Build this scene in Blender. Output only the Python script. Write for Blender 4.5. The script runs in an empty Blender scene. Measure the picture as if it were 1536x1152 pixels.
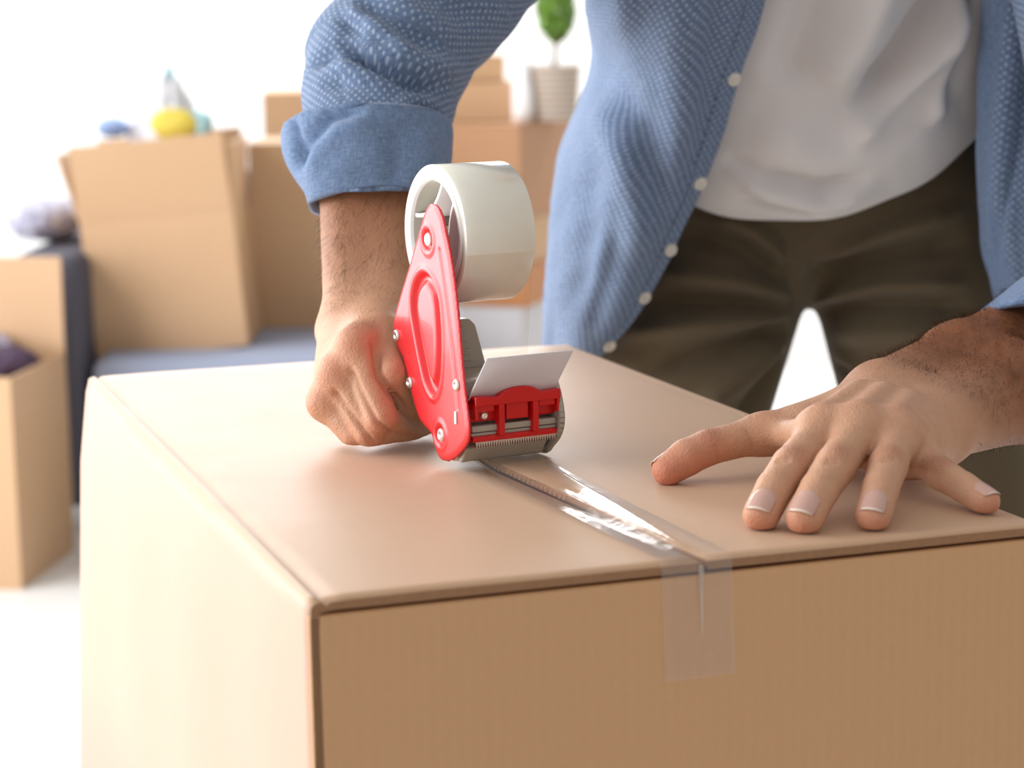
import bpy, bmesh, math, random
import numpy as np
from mathutils import Vector, Matrix

random.seed(7)
rng = np.random.default_rng(7)
SC = bpy.context.scene
COL = SC.collection
PI = math.pi

# ------------------------------------------------------------------ camera
CAMZ = 1.05
PITCH, ROLL, FPX = 0.16734, -0.0160, 3200.0
_f = np.array([0, math.cos(PITCH), -math.sin(PITCH)])
_u = np.array([0, math.sin(PITCH), math.cos(PITCH)])
_r = np.array([1.0, 0, 0])
_R = math.cos(ROLL) * _r + math.sin(ROLL) * _u
_U = -math.sin(ROLL) * _r + math.cos(ROLL) * _u
CAM = np.array([0, 0, CAMZ])
cd = bpy.data.cameras.new('camera')
cam = bpy.data.objects.new('camera', cd)
COL.objects.link(cam)
cam.matrix_world = Matrix(((_R[0], _U[0], -_f[0], 0), (_R[1], _U[1], -_f[1], 0),
                           (_R[2], _U[2], -_f[2], CAMZ), (0, 0, 0, 1)))
cd.sensor_width = 36.0
cd.lens = FPX / 1536 * 36.0
cd.clip_start = 0.05
cd.dof.use_dof = True
cd.dof.focus_distance = 1.345
cd.dof.aperture_fstop = 7.2
SC.camera = cam

# ------------------------------------------------------------------ world, lights, exposure
w = bpy.data.worlds.new('world')
SC.world = w
w.use_nodes = True
bg = w.node_tree.nodes['Background']
bg.inputs[0].default_value = (1.0, 0.98, 0.955, 1)
bg.inputs[1].default_value = 0.57
SC.view_settings.view_transform = 'Standard'
SC.view_settings.look = 'None'
SC.view_settings.gamma = 1.0
SC.view_settings.use_curve_mapping = False
SC.view_settings.exposure = 0.22


def area(name, loc, target, sx, sy, watts, color=(1, 1, 1)):
    l = bpy.data.lights.new(name, 'AREA')
    l.shape = 'RECTANGLE'
    l.size, l.size_y = sx, sy
    l.energy = watts
    l.color = color
    o = bpy.data.objects.new(name, l)
    COL.objects.link(o)
    o.location = loc
    d = Vector(target) - Vector(loc)
    o.rotation_euler = d.to_track_quat('-Z', 'Y').to_euler()
    return o


# daylight through the tall window in the left wall, and through the window of the back wall
area('window_daylight', (-2.42, 2.2, 1.55), (0.0, 2.2, 1.45), 3.6, 2.3, 134, (0.985, 0.985, 1.0))
area('back_window_daylight', (-0.6, 6.15, 2.35), (-0.2, 0.0, 0.9), 3.8, 1.3, 115, (1.0, 1.0, 1.0))
# added unseen light that whitens the back wall; no lamp is known there
area('added_wall_fill', (0.0, 5.55, 2.75), (0.0, 6.45, 2.46), 4.8, 0.5, 100, (1.0, 1.0, 1.0))


def ray(px, py):
    return (_R * (px - 768) - _U * (py - 576)) / FPX + _f


def at(px, py, Y):
    d = ray(px, py)
    return CAM + d * (Y / d[1])


def atz(px, py, z):
    d = ray(px, py)
    return CAM + d * ((z - CAMZ) / d[2])


# ------------------------------------------------------------------ materials
def lin(r, g, b):
    return tuple(((c / 255) / 12.92 if c / 255 <= 0.04045 else ((c / 255 + 0.055) / 1.055) ** 2.4) for c in (r, g, b))


class NT:
    def __init__(self, name):
        self.m = bpy.data.materials.new(name)
        self.m.use_nodes = True
        self.t = self.m.node_tree
        self.b = self.t.nodes['Principled BSDF']
        self.out = self.t.nodes['Material Output']

    def n(self, typ, **kw):
        nd = self.t.nodes.new(typ)
        for k, v in kw.items():
            if k.startswith('i_'):
                nd.inputs[k[2:].replace('_', ' ')].default_value = v
            elif k.startswith('I'):
                nd.inputs[int(k[1:])].default_value = v
            else:
                setattr(nd, k, v)
        return nd

    def l(self, a, b):
        self.t.links.new(a, b)

    def math(self, op, a, b=None, c=None):
        nd = self.n('ShaderNodeMath', operation=op)
        for i, v in enumerate((a, b, c)):
            if v is None:
                continue
            if isinstance(v, (int, float)):
                nd.inputs[i].default_value = v
            else:
                self.l(v, nd.inputs[i])
        return nd.outputs[0]

    def mix(self, fac, a, b):
        nd = self.n('ShaderNodeMix', data_type='RGBA')
        for s, v in ((0, fac), (6, a), (7, b)):
            if isinstance(v, (int, float)):
                nd.inputs[s].default_value = v
            elif isinstance(v, tuple):
                nd.inputs[s].default_value = (*v, 1) if len(v) == 3 else v
            else:
                self.l(v, nd.inputs[s])
        return nd.outputs[2]

    def noise(self, scale, vec=None, detail=3, rough=0.6):
        nd = self.n('ShaderNodeTexNoise')
        nd.inputs['Scale'].default_value = scale
        nd.inputs['Detail'].default_value = detail
        nd.inputs['Roughness'].default_value = rough
        if vec is not None:
            self.l(vec, nd.inputs['Vector'])
        return nd.outputs['Fac']

    def coord(self, which='Object', scale=None):
        c = self.n('ShaderNodeTexCoord').outputs[which]
        if scale:
            mp = self.n('ShaderNodeMapping')
            mp.inputs['Scale'].default_value = scale
            self.l(c, mp.inputs['Vector'])
            return mp.outputs[0]
        return c

    def set(self, **kw):
        for k, v in kw.items():
            s = self.b.inputs[k.replace('_', ' ')]
            if isinstance(v, (int, float)):
                s.default_value = v
            elif isinstance(v, tuple):
                s.default_value = (*v, 1) if len(v) == 3 and s.type == 'RGBA' else v
            else:
                self.l(v, s)

    def bump(self, h, strength=0.2, dist=0.001):
        b = self.n('ShaderNodeBump')
        b.inputs['Strength'].default_value = strength
        b.inputs['Distance'].default_value = dist
        self.l(h, b.inputs['Height'])
        self.l(b.outputs[0], self.b.inputs['Normal'])


def plain(name, col, rough=0.5, spec=0.5, var=0.06, scale=40, metal=0.0, coat=0.0, bump=0.0):
    k = NT(name)
    c = k.coord()
    n = k.noise(scale, c)
    dark = tuple(x * (1 - var) for x in col)
    lite = tuple(min(1, x * (1 + var)) for x in col)
    k.set(Base_Color=k.mix(n, dark, lite), Roughness=rough, Specular_IOR_Level=spec, Metallic=metal)
    k.b.inputs['Coat Weight'].default_value = coat
    if bump:
        k.bump(k.noise(scale * 4, c), bump, 0.002)
    return k.m


def cardboard(name, col, axis=0, pitch=0.0065, relief=0.10, spec=0.35, rough=0.5, sheen=0.0):
    """kraft board: fibres, faint flute lines running across the given local axis"""
    k = NT(name)
    c = k.coord()
    sp = k.n('ShaderNodeSeparateXYZ')
    k.l(c, sp.inputs[0])
    fib = k.noise(260, k.coord('Object', (1, 1, 1)), 4, 0.7)
    big = k.noise(9, c, 2)
    fl = k.math('SINE', k.math('MULTIPLY', sp.outputs[axis], 2 * PI / pitch))
    jit = k.math('MULTIPLY', fl, k.noise(25, c, 2))
    base = k.mix(fib, tuple(x * 0.93 for x in col), tuple(min(1, x * 1.06) for x in col))
    base = k.mix(k.math('MULTIPLY', big, 0.35), base, tuple(x * 0.9 for x in col))
    streak = k.math('MULTIPLY_ADD', jit, 0.10, 0.05)
    base = k.mix(streak, base, tuple(x * 0.8 for x in col))
    k.set(Base_Color=base, Roughness=rough, Specular_IOR_Level=spec)
    k.b.inputs['Sheen Weight'].default_value = sheen
    k.b.inputs['Sheen Roughness'].default_value = 0.5
    k.bump(k.math('ADD', k.math('MULTIPLY', jit, 0.6), k.math('MULTIPLY', fib, 0.5)), relief, 0.0008)
    return k.m


KRAFT = (0.58, 0.355, 0.205)
M = {}
M['kraft_top'] = cardboard('kraft_board_top', KRAFT, 1, 0.0036, 0.34, 0.5, 0.5, 0.15)
M['kraft_side'] = cardboard('kraft_board_lit_side', (0.55, 0.325, 0.215), 1, 0.0065, 0.08, 0.5, 0.5, 0.15)  # same board, colour shifted to stand for the overexposed window light
M['kraft_front'] = cardboard('kraft_board_shaded_front', (0.585, 0.335, 0.172), 0, 0.0075, 0.12, 0.3, 0.6)  # same board, colour deepened to stand for the shaded front
M['kraft_edge'] = plain('kraft_cut_edge', (0.30, 0.16, 0.085), 0.8, 0.2, 0.2, 300)
M['kraft_bg'] = cardboard('kraft_board_pale', (0.60, 0.385, 0.225), 0, 0.008, 0.05, 0.3)
M['kraft_bg2'] = cardboard('kraft_board_tan', (0.58, 0.37, 0.21), 0, 0.008, 0.05, 0.3)
M['kraft_dark'] = cardboard('kraft_board_shade_darkened', (0.46, 0.24, 0.12), 0, 0.008, 0.05, 0.3)  # board darkened in place of the shade on the carton's right face
M['kraft_orange'] = cardboard('kraft_board_orange', (0.52, 0.22, 0.08), 0, 0.008, 0.05, 0.3)
M['wall'] = plain('white_wall_paint', (0.88, 0.89, 0.90), 0.7, 0.3, 0.02, 3)
M['taupe'] = plain('taupe_bounce_cut', (0.30, 0.26, 0.22), 0.7, 0.3, 0.03, 3)  # dark tone made up to weaken light from the unseen right wall
M['floor'] = plain('pale_floor_boards', (0.80, 0.80, 0.78), 0.35, 0.5, 0.03, 5)
M['frame'] = plain('white_window_paint', (0.85, 0.85, 0.85), 0.4, 0.5, 0.02, 5)
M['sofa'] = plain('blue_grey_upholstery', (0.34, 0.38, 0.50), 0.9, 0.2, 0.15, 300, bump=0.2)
M['sofa_dark'] = plain('shadow_dark_upholstery', (0.10, 0.10, 0.13), 0.9, 0.2, 0.15, 300, bump=0.2)  # side shadow of the sofa arm put into the cloth colour
M['red'] = plain('red_enamel', (0.74, 0.022, 0.03), 0.33, 0.6, 0.03, 30, coat=0.15)
M['red_plastic'] = plain('red_plastic', (0.62, 0.006, 0.008), 0.3, 0.5, 0.03, 30)
M['rivet'] = plain('bright_rivet_metal', (0.86, 0.86, 0.84), 0.22, 0.6, 0.04, 200, metal=0.85)
M['steel'] = plain('blade_steel', (0.62, 0.60, 0.57), 0.3, 0.6, 0.08, 200, metal=0.9)
M['beige'] = plain('grey_beige_plastic', (0.40, 0.375, 0.315), 0.4, 0.5, 0.04, 30)
M['white_plastic'] = plain('white_plastic', (0.82, 0.81, 0.78), 0.35, 0.5, 0.02, 30)
M['black'] = plain('black_plastic', (0.015, 0.014, 0.014), 0.45, 0.5, 0.05, 50)
M['button'] = plain('pearl_button', (0.66, 0.62, 0.55), 0.3, 0.5, 0.12, 400)
M['thread'] = plain('sewing_thread', (0.30, 0.38, 0.55), 0.8, 0.2, 0.1, 500)
M['purple'] = plain('plum_cloth', (0.09, 0.06, 0.10), 0.9, 0.2, 0.3, 30)
M['lilac'] = plain('lilac_cloth', (0.50, 0.47, 0.60), 0.9, 0.2, 0.2, 30)
M['yellow'] = plain('yellow_cloth', (0.66, 0.54, 0.10), 0.8, 0.2, 0.1, 30)
M['teal'] = plain('pale_teal_cloth', (0.36, 0.58, 0.62), 0.8, 0.2, 0.1, 30)
M['white_cloth'] = plain('white_cloth', (0.62, 0.62, 0.66), 0.8, 0.2, 0.05, 30)
M['blue_cloth'] = plain('powder_blue_cloth', (0.27, 0.37, 0.62), 0.8, 0.2, 0.1, 30)
M['ceramic'] = plain('white_ceramic', (0.85, 0.85, 0.87), 0.25, 0.5, 0.02, 30)
M['wood'] = plain('pale_table_wood', (0.60, 0.47, 0.33), 0.5, 0.4, 0.15, 20)
M['soil'] = plain('potting_soil', (0.03, 0.02, 0.015), 0.9, 0.2, 0.3, 200)
M['stem'] = plain('plant_stem', (0.16, 0.12, 0.06), 0.7, 0.3, 0.2, 100)
M['hairs'] = plain('dark_body_hair', (0.05, 0.026, 0.014), 0.5, 0.4, 0.1, 50)


def leaf_mat():
    k = NT('fresh_green_leaf')
    k.set(Base_Color=k.mix(k.noise(30, k.coord()), (0.07, 0.19, 0.02), (0.24, 0.42, 0.05)), Roughness=0.5)
    return k.m


M['leaf'] = leaf_mat()


def wicker():
    k = NT('whitewashed_basket')
    c = k.coord()
    sp = k.n('ShaderNodeSeparateXYZ')
    k.l(c, sp.inputs[0])
    wv = k.math('SINE', k.math('MULTIPLY', sp.outputs[2], 420.0))
    k.set(Base_Color=k.mix(k.math('MULTIPLY_ADD', wv, 0.5, 0.5), (0.38, 0.30, 0.24), (0.60, 0.52, 0.45)), Roughness=0.7)
    k.bump(wv, 0.4, 0.002)
    return k.m


M['wicker'] = wicker()


def patterned():
    k = NT('lilac_patterned_cloth')
    v = k.n('ShaderNodeTexVoronoi')
    v.inputs['Scale'].default_value = 45
    k.l(k.coord(), v.inputs['Vector'])
    k.set(Base_Color=k.mix(v.outputs['Distance'], (0.16, 0.16, 0.26), (0.60, 0.60, 0.70)), Roughness=0.9)
    return k.m


M['patterned'] = patterned()


def chambray(name, dots, dark=(0.055, 0.100, 0.215), lite=(0.29, 0.40, 0.59), transl=0.28):
    k = NT(name)
    uv = k.coord('UV')
    m1 = k.n('ShaderNodeMapping')
    m1.inputs['Scale'].default_value = (900, 130, 1)
    k.l(uv, m1.inputs[0])
    m2 = k.n('ShaderNodeMapping')
    m2.inputs['Scale'].default_value = (130, 900, 1)
    k.l(uv, m2.inputs[0])
    a = k.noise(1.0, m1.outputs[0], 3, 0.7)
    b = k.noise(1.0, m2.outputs[0], 3, 0.7)
    th = k.math('MULTIPLY', k.math('ADD', a, b), 0.5)
    th = k.math('MULTIPLY_ADD', th, 2.6, -0.8)
    th.node.use_clamp = True
    col = k.mix(th, dark, lite)
    hgt = th
    if dots:
        sp = k.n('ShaderNodeSeparateXYZ')
        k.l(uv, sp.inputs[0])
        s = PI / 0.0036
        nz = k.n('ShaderNodeTexNoise')
        nz.inputs['Scale'].default_value = 190
        k.l(uv, nz.inputs['Vector'])
        nsp = k.n('ShaderNodeSeparateColor')
        k.l(nz.outputs['Color'], nsp.inputs[0])
        wob = k.math('MULTIPLY', nsp.outputs[0], 1.5)
        wob2 = k.math('MULTIPLY', nsp.outputs[1], 1.5)
        su = k.math('SINE', k.math('ADD', k.math('MULTIPLY', sp.outputs[0], s), wob))
        sv = k.math('SINE', k.math('ADD', k.math('MULTIPLY', sp.outputs[1], s), wob2))
        p = k.math('MULTIPLY', su, sv)
        d = k.math('MULTIPLY_ADD', p, 3.2, -1.15)
        d.node.use_clamp = True
        col = k.mix(k.math('MULTIPLY', d, 0.72), col, (0.56, 0.64, 0.78))
        hgt = k.math('ADD', k.math('MULTIPLY', th, 0.5), d)
    k.set(Base_Color=col, Roughness=0.9, Specular_IOR_Level=0.15)
    k.b.inputs['Sheen Weight'].default_value = 0.25
    k.bump(hgt, 0.35, 0.0006)
    tr = k.n('ShaderNodeBsdfTranslucent')
    k.l(col, tr.inputs[0])
    mx = k.n('ShaderNodeMixShader')
    mx.inputs[0].default_value = transl
    k.l(k.b.outputs[0], mx.inputs[1])
    k.l(tr.outputs[0], mx.inputs[2])
    k.l(mx.outputs[0], k.out.inputs[0])
    return k.m


M['chambray'] = chambray('dotted_blue_chambray', True)
M['chambray_plain'] = chambray('plain_blue_chambray', False, (0.085, 0.15, 0.31), (0.34, 0.46, 0.66))


def weave(name, col, var, rough=0.9, scale=700):
    k = NT(name)
    c = k.coord()
    n = k.noise(scale, c, 2)
    big = k.noise(6, c, 3)
    base = k.mix(n, tuple(x * (1 - var) for x in col), tuple(x * (1 + var) for x in col))
    base = k.mix(k.math('MULTIPLY', big, 0.2), base, tuple(x * 0.85 for x in col))
    k.set(Base_Color=base, Roughness=rough, Specular_IOR_Level=0.2)
    k.b.inputs['Sheen Weight'].default_value = 0.1
    k.bump(n, 0.15, 0.0006)
    return k.m


M['tshirt'] = weave('white_jersey', (0.72, 0.69, 0.68), 0.04)
M['pants'] = weave('olive_twill', (0.118, 0.088, 0.052), 0.15)


def skin():
    k = NT('skin')
    at_ = k.n('ShaderNodeVertexColor', layer_name='tone')
    sp = k.n('ShaderNodeSeparateColor')
    k.l(at_.outputs[0], sp.inputs[0])
    c = k.coord()
    mott = k.noise(90, c, 4, 0.65)
    base = k.mix(mott, (0.52, 0.275, 0.165), (0.64, 0.375, 0.245))
    base = k.mix(k.math('MULTIPLY', sp.outputs[0], 0.75), base, (0.60, 0.20, 0.125))   # flushed knuckles, fingertips
    base = k.mix(k.math('MULTIPLY', sp.outputs[1], 0.9), base, (0.25, 0.082, 0.028))   # tanned forearm
    base = k.mix(k.math('MULTIPLY', sp.outputs[2], k.math('MULTIPLY', mott, 0.75)), base, (0.36, 0.15, 0.085))  # dark of the knuckle wrinkles painted into the skin colour
    k.set(Base_Color=base, Roughness=0.52, Specular_IOR_Level=0.28)
    k.b.inputs['Subsurface Weight'].default_value = 0.12
    k.b.inputs['Subsurface Radius'].default_value = (0.008, 0.003, 0.0015)
    k.b.inputs['Subsurface Scale'].default_value = 1.0
    v = k.n('ShaderNodeTexVoronoi')
    v.inputs['Scale'].default_value = 620
    k.l(c, v.inputs['Vector'])
    ws = k.n('ShaderNodeTexNoise')
    ws.inputs['Scale'].default_value = 160
    ws.inputs['Detail'].default_value = 4
    k.l(c, ws.inputs['Vector'])
    cr = k.n('ShaderNodeTexNoise')
    cr.inputs['Scale'].default_value = 420
    cr.inputs['Detail'].default_value = 2
    cr.inputs['Distortion'].default_value = 1.2
    k.l(c, cr.inputs['Vector'])
    crease = k.math('MULTIPLY', k.math('MULTIPLY', cr.outputs['Fac'], sp.outputs[2]), 5.0)
    k.bump(k.math('ADD', crease, k.math('ADD', k.math('MULTIPLY', v.outputs['Distance'], 0.5), ws.outputs['Fac'])), 0.42, 0.0014)
    return k.m


M['skin'] = skin()


def nail_mat():
    k = NT('fingernail')
    uv = k.coord('UV')
    sp = k.n('ShaderNodeSeparateXYZ')
    k.l(uv, sp.inputs[0])
    tip = k.math('GREATER_THAN', sp.outputs[1], 0.915)
    k.set(Base_Color=k.mix(tip, (0.58, 0.35, 0.29), (0.78, 0.66, 0.56)), Roughness=0.25, Specular_IOR_Level=0.5)
    return k.m


M['nail'] = nail_mat()


def roll_mat():
    k = NT('wound_clear_tape')
    c = k.coord()
    sp = k.n('ShaderNodeSeparateXYZ')
    k.l(c, sp.inputs[0])
    b = k.noise(1.0, k.coord('Object', (12, 60, 60)), 3)
    k.set(Base_Color=k.mix(b, (0.84, 0.80, 0.655), (0.92, 0.885, 0.765)), Roughness=0.22, Specular_IOR_Level=0.6)
    k.b.inputs['Subsurface Weight'].default_value = 0.40
    k.b.inputs['Subsurface Radius'].default_value = (0.020, 0.019, 0.013)
    k.b.inputs['Subsurface Scale'].default_value = 1.0
    k.b.inputs['Coat Weight'].default_value = 0.4
    return k.m


M['roll'] = roll_mat()


def film(name, haze=0.08, gloss=0.10, tint=(0.97, 0.95, 0.92)):
    k = NT(name)
    t = k.t
    tr = k.n('ShaderNodeBsdfTransparent')
    tr.inputs[0].default_value = (*tint, 1)
    df = k.n('ShaderNodeBsdfDiffuse')
    df.inputs[0].default_value = (0.9, 0.88, 0.85, 1)
    gl = k.n('ShaderNodeBsdfGlossy')
    gl.inputs['Roughness'].default_value = 0.16
    geo = k.n('ShaderNodeNewGeometry')
    fr = k.n('ShaderNodeFresnel')
    k.l(k.math('MULTIPLY_ADD', geo.outputs['Backfacing'], 1 / 1.45 - 1.45, 1.45), fr.inputs[0])
    m1 = k.n('ShaderNodeMixShader')
    m1.inputs[0].default_value = haze
    k.l(tr.outputs[0], m1.inputs[1])
    k.l(df.outputs[0], m1.inputs[2])
    m2 = k.n('ShaderNodeMixShader')
    k.l(k.math('MULTIPLY_ADD', fr.outputs[0], 0.8, gloss * 0.2), m2.inputs[0])
    k.l(m1.outputs[0], m2.inputs[1])
    k.l(gl.outputs[0], m2.inputs[2])
    k.l(m2.outputs[0], k.out.inputs[0])
    n = k.noise(70, k.coord(), 2)
    b = k.n('ShaderNodeBump')
    b.inputs['Strength'].default_value = 0.25
    b.inputs['Distance'].default_value = 0.002
    k.l(n, b.inputs['Height'])
    k.l(b.outputs[0], gl.inputs['Normal'])
    return k.m


M['film'] = film('clear_packing_tape')
M['film_thin'] = film('clear_tape_span', 0.03, 0.03)


def flap_mat():
    k = NT('milky_plastic_flap')
    k.set(Base_Color=k.mix(k.noise(30, k.coord()), (0.74, 0.74, 0.77), (0.82, 0.82, 0.85)), Roughness=0.3)
    tr = k.n('ShaderNodeBsdfTranslucent')
    tr.inputs[0].default_value = (0.85, 0.85, 0.88, 1)
    mx = k.n('ShaderNodeMixShader')
    mx.inputs[0].default_value = 0.4
    k.l(k.b.outputs[0], mx.inputs[1])
    k.l(tr.outputs[0], mx.inputs[2])
    k.l(mx.outputs[0], k.out.inputs[0])
    return k.m


M['flap'] = flap_mat()


def glass_mat():
    k = NT('window_glass')
    tr = k.n('ShaderNodeBsdfTransparent')
    gl = k.n('ShaderNodeBsdfGlossy')
    gl.inputs['Roughness'].default_value = 0.02
    fr = k.n('ShaderNodeFresnel')
    mx = k.n('ShaderNodeMixShader')
    k.l(fr.outputs[0], mx.inputs[0])
    k.l(tr.outputs[0], mx.inputs[1])
    k.l(gl.outputs[0], mx.inputs[2])
    k.l(mx.outputs[0], k.out.inputs[0])
    return k.m


M['glass'] = glass_mat()


# ------------------------------------------------------------------ object helpers
def link(name, me, mat, parent=None):
    o = bpy.data.objects.new(name, me)
    COL.objects.link(o)
    if mat is not None:
        me.materials.append(M[mat] if isinstance(mat, str) else mat)
    if parent is not None:
        o.parent = parent
    return o


def obj(name, bm, mat, parent=None, smooth=False, bevel=0.0, seg=2):
    if bevel:
        bmesh.ops.remove_doubles(bm, verts=bm.verts, dist=1e-6)
        ed = [e for e in bm.edges if len(e.link_faces) == 2 and e.calc_face_angle(0) > 0.5]
        bmesh.ops.bevel(bm, geom=ed, offset=bevel, segments=seg, affect='EDGES', profile=0.5)
    bmesh.ops.recalc_face_normals(bm, faces=bm.faces)
    me = bpy.data.meshes.new(name)
    bm.to_mesh(me)
    bm.free()
    if smooth:
        me.polygons.foreach_set('use_smooth', [True] * len(me.polygons))
    return link(name, me, mat, parent)


def mesh(name, V, F, mat, parent=None, smooth=True, uv=None):
    me = bpy.data.meshes.new(name)
    me.from_pydata([tuple(map(float, v)) for v in V], [], [tuple(map(int, f)) for f in F])
    me.update()
    if smooth:
        me.polygons.foreach_set('use_smooth', [True] * len(me.polygons))
    if uv is not None:
        set_uv(me, uv)
    return link(name, me, mat, parent)


def set_uv(me, uv):
    l = me.uv_layers.new(name='UVMap')
    idx = np.empty(len(me.loops), dtype=np.int32)
    me.loops.foreach_get('vertex_index', idx)
    l.data.foreach_set('uv', np.asarray(uv, dtype=np.float32)[idx].ravel())


def fast_mesh(name, V, Q, mat, parent=None, uv=None):
    V = np.asarray(V, dtype=np.float32)
    Q = np.asarray(Q, dtype=np.int32)
    me = bpy.data.meshes.new(name)
    n, k = Q.shape
    me.vertices.add(len(V))
    me.vertices.foreach_set('co', V.ravel())
    me.loops.add(n * k)
    me.loops.foreach_set('vertex_index', Q.ravel())
    me.polygons.add(n)
    me.polygons.foreach_set('loop_start', np.arange(0, n * k, k, dtype=np.int32))
    me.polygons.foreach_set('use_smooth', np.ones(n, dtype=bool))
    me.update(calc_edges=True)
    me.validate()
    if uv is not None:
        set_uv(me, uv)
    return link(name, me, mat, parent)


def thing(name, label, cat, loc=(0, 0, 0), rotz=0.0, group=None):
    o = bpy.data.objects.new(name, None)
    o.empty_display_size = 0.05
    COL.objects.link(o)
    o.location = tuple(map(float, loc))
    o.rotation_euler = (0, 0, rotz)
    return tag(o, label, cat, group)


def tag(o, label, cat, group=None, kind=None):
    o['label'] = label
    o['category'] = cat
    if group:
        o['group'] = group
    if kind:
        o['kind'] = kind
    return o


def struct(o):
    o['kind'] = 'structure'
    return o


def box(bm, x0, x1, y0, y1, z0, z1, mtx=None):
    vs = [bm.verts.new((x, y, z)) for z in (z0, z1) for y in (y0, y1) for x in (x0, x1)]
    for f in ((0, 2, 3, 1), (4, 5, 7, 6), (0, 1, 5, 4), (2, 6, 7, 3), (0, 4, 6, 2), (1, 3, 7, 5)):
        bm.faces.new([vs[i] for i in f])
    if mtx is not None:
        bmesh.ops.transform(bm, matrix=mtx, verts=vs)
    return vs


def bx(*a, mtx=None):
    bm = bmesh.new()
    box(bm, *a, mtx=mtx)
    return bm


def prism(bm, pts, axis, a0, a1):
    """extrude a 2-D outline; axis 0: pts are (y,z), 1: (x,z), 2: (x,y)"""
    def mk(p, a):
        return {0: (a, p[0], p[1]), 1: (p[0], a, p[1]), 2: (p[0], p[1], a)}[axis]
    A = [bm.verts.new(mk(p, a0)) for p in pts]
    B = [bm.verts.new(mk(p, a1)) for p in pts]
    n = len(pts)
    bm.faces.new(A)
    bm.faces.new(B[::-1])
    for i in range(n):
        bm.faces.new((A[i], B[i], B[(i + 1) % n], A[(i + 1) % n]))


def tube(bm, p0, p1, r0, r1=None, n=20, cap=True):
    r1 = r0 if r1 is None else r1
    p0, p1 = Vector(map(float, p0)), Vector(map(float, p1))
    d = (p1 - p0).normalized()
    q = d.to_track_quat('Z', 'Y')
    A, B = [], []
    for i in range(n):
        a = 2 * PI * i / n
        e = q @ Vector((math.cos(a), math.sin(a), 0))
        A.append(bm.verts.new(p0 + e * r0))
        B.append(bm.verts.new(p1 + e * r1))
    for i in range(n):
        bm.faces.new((A[i], A[(i + 1) % n], B[(i + 1) % n], B[i]))
    if cap:
        bm.faces.new(A[::-1])
        bm.faces.new(B)


def lathe(bm, prof, n=32, closed=False, mtx=None):
    """prof: (r, z) list about z"""
    rings = []
    for r, z in prof:
        rings.append([bm.verts.new((r * math.cos(2 * PI * i / n), r * math.sin(2 * PI * i / n), z)) for i in range(n)])
    m = len(rings)
    for k in range(m if closed else m - 1):
        A, B = rings[k], rings[(k + 1) % m]
        for i in range(n):
            bm.faces.new((A[i], A[(i + 1) % n], B[(i + 1) % n], B[i]))
    if not closed:
        if prof[0][0] > 1e-5:
            bm.faces.new(rings[0][::-1])
        if prof[-1][0] > 1e-5:
            bm.faces.new(rings[-1])
    if mtx is not None:
        bmesh.ops.transform(bm, matrix=mtx, verts=[v for r in rings for v in r])


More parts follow.
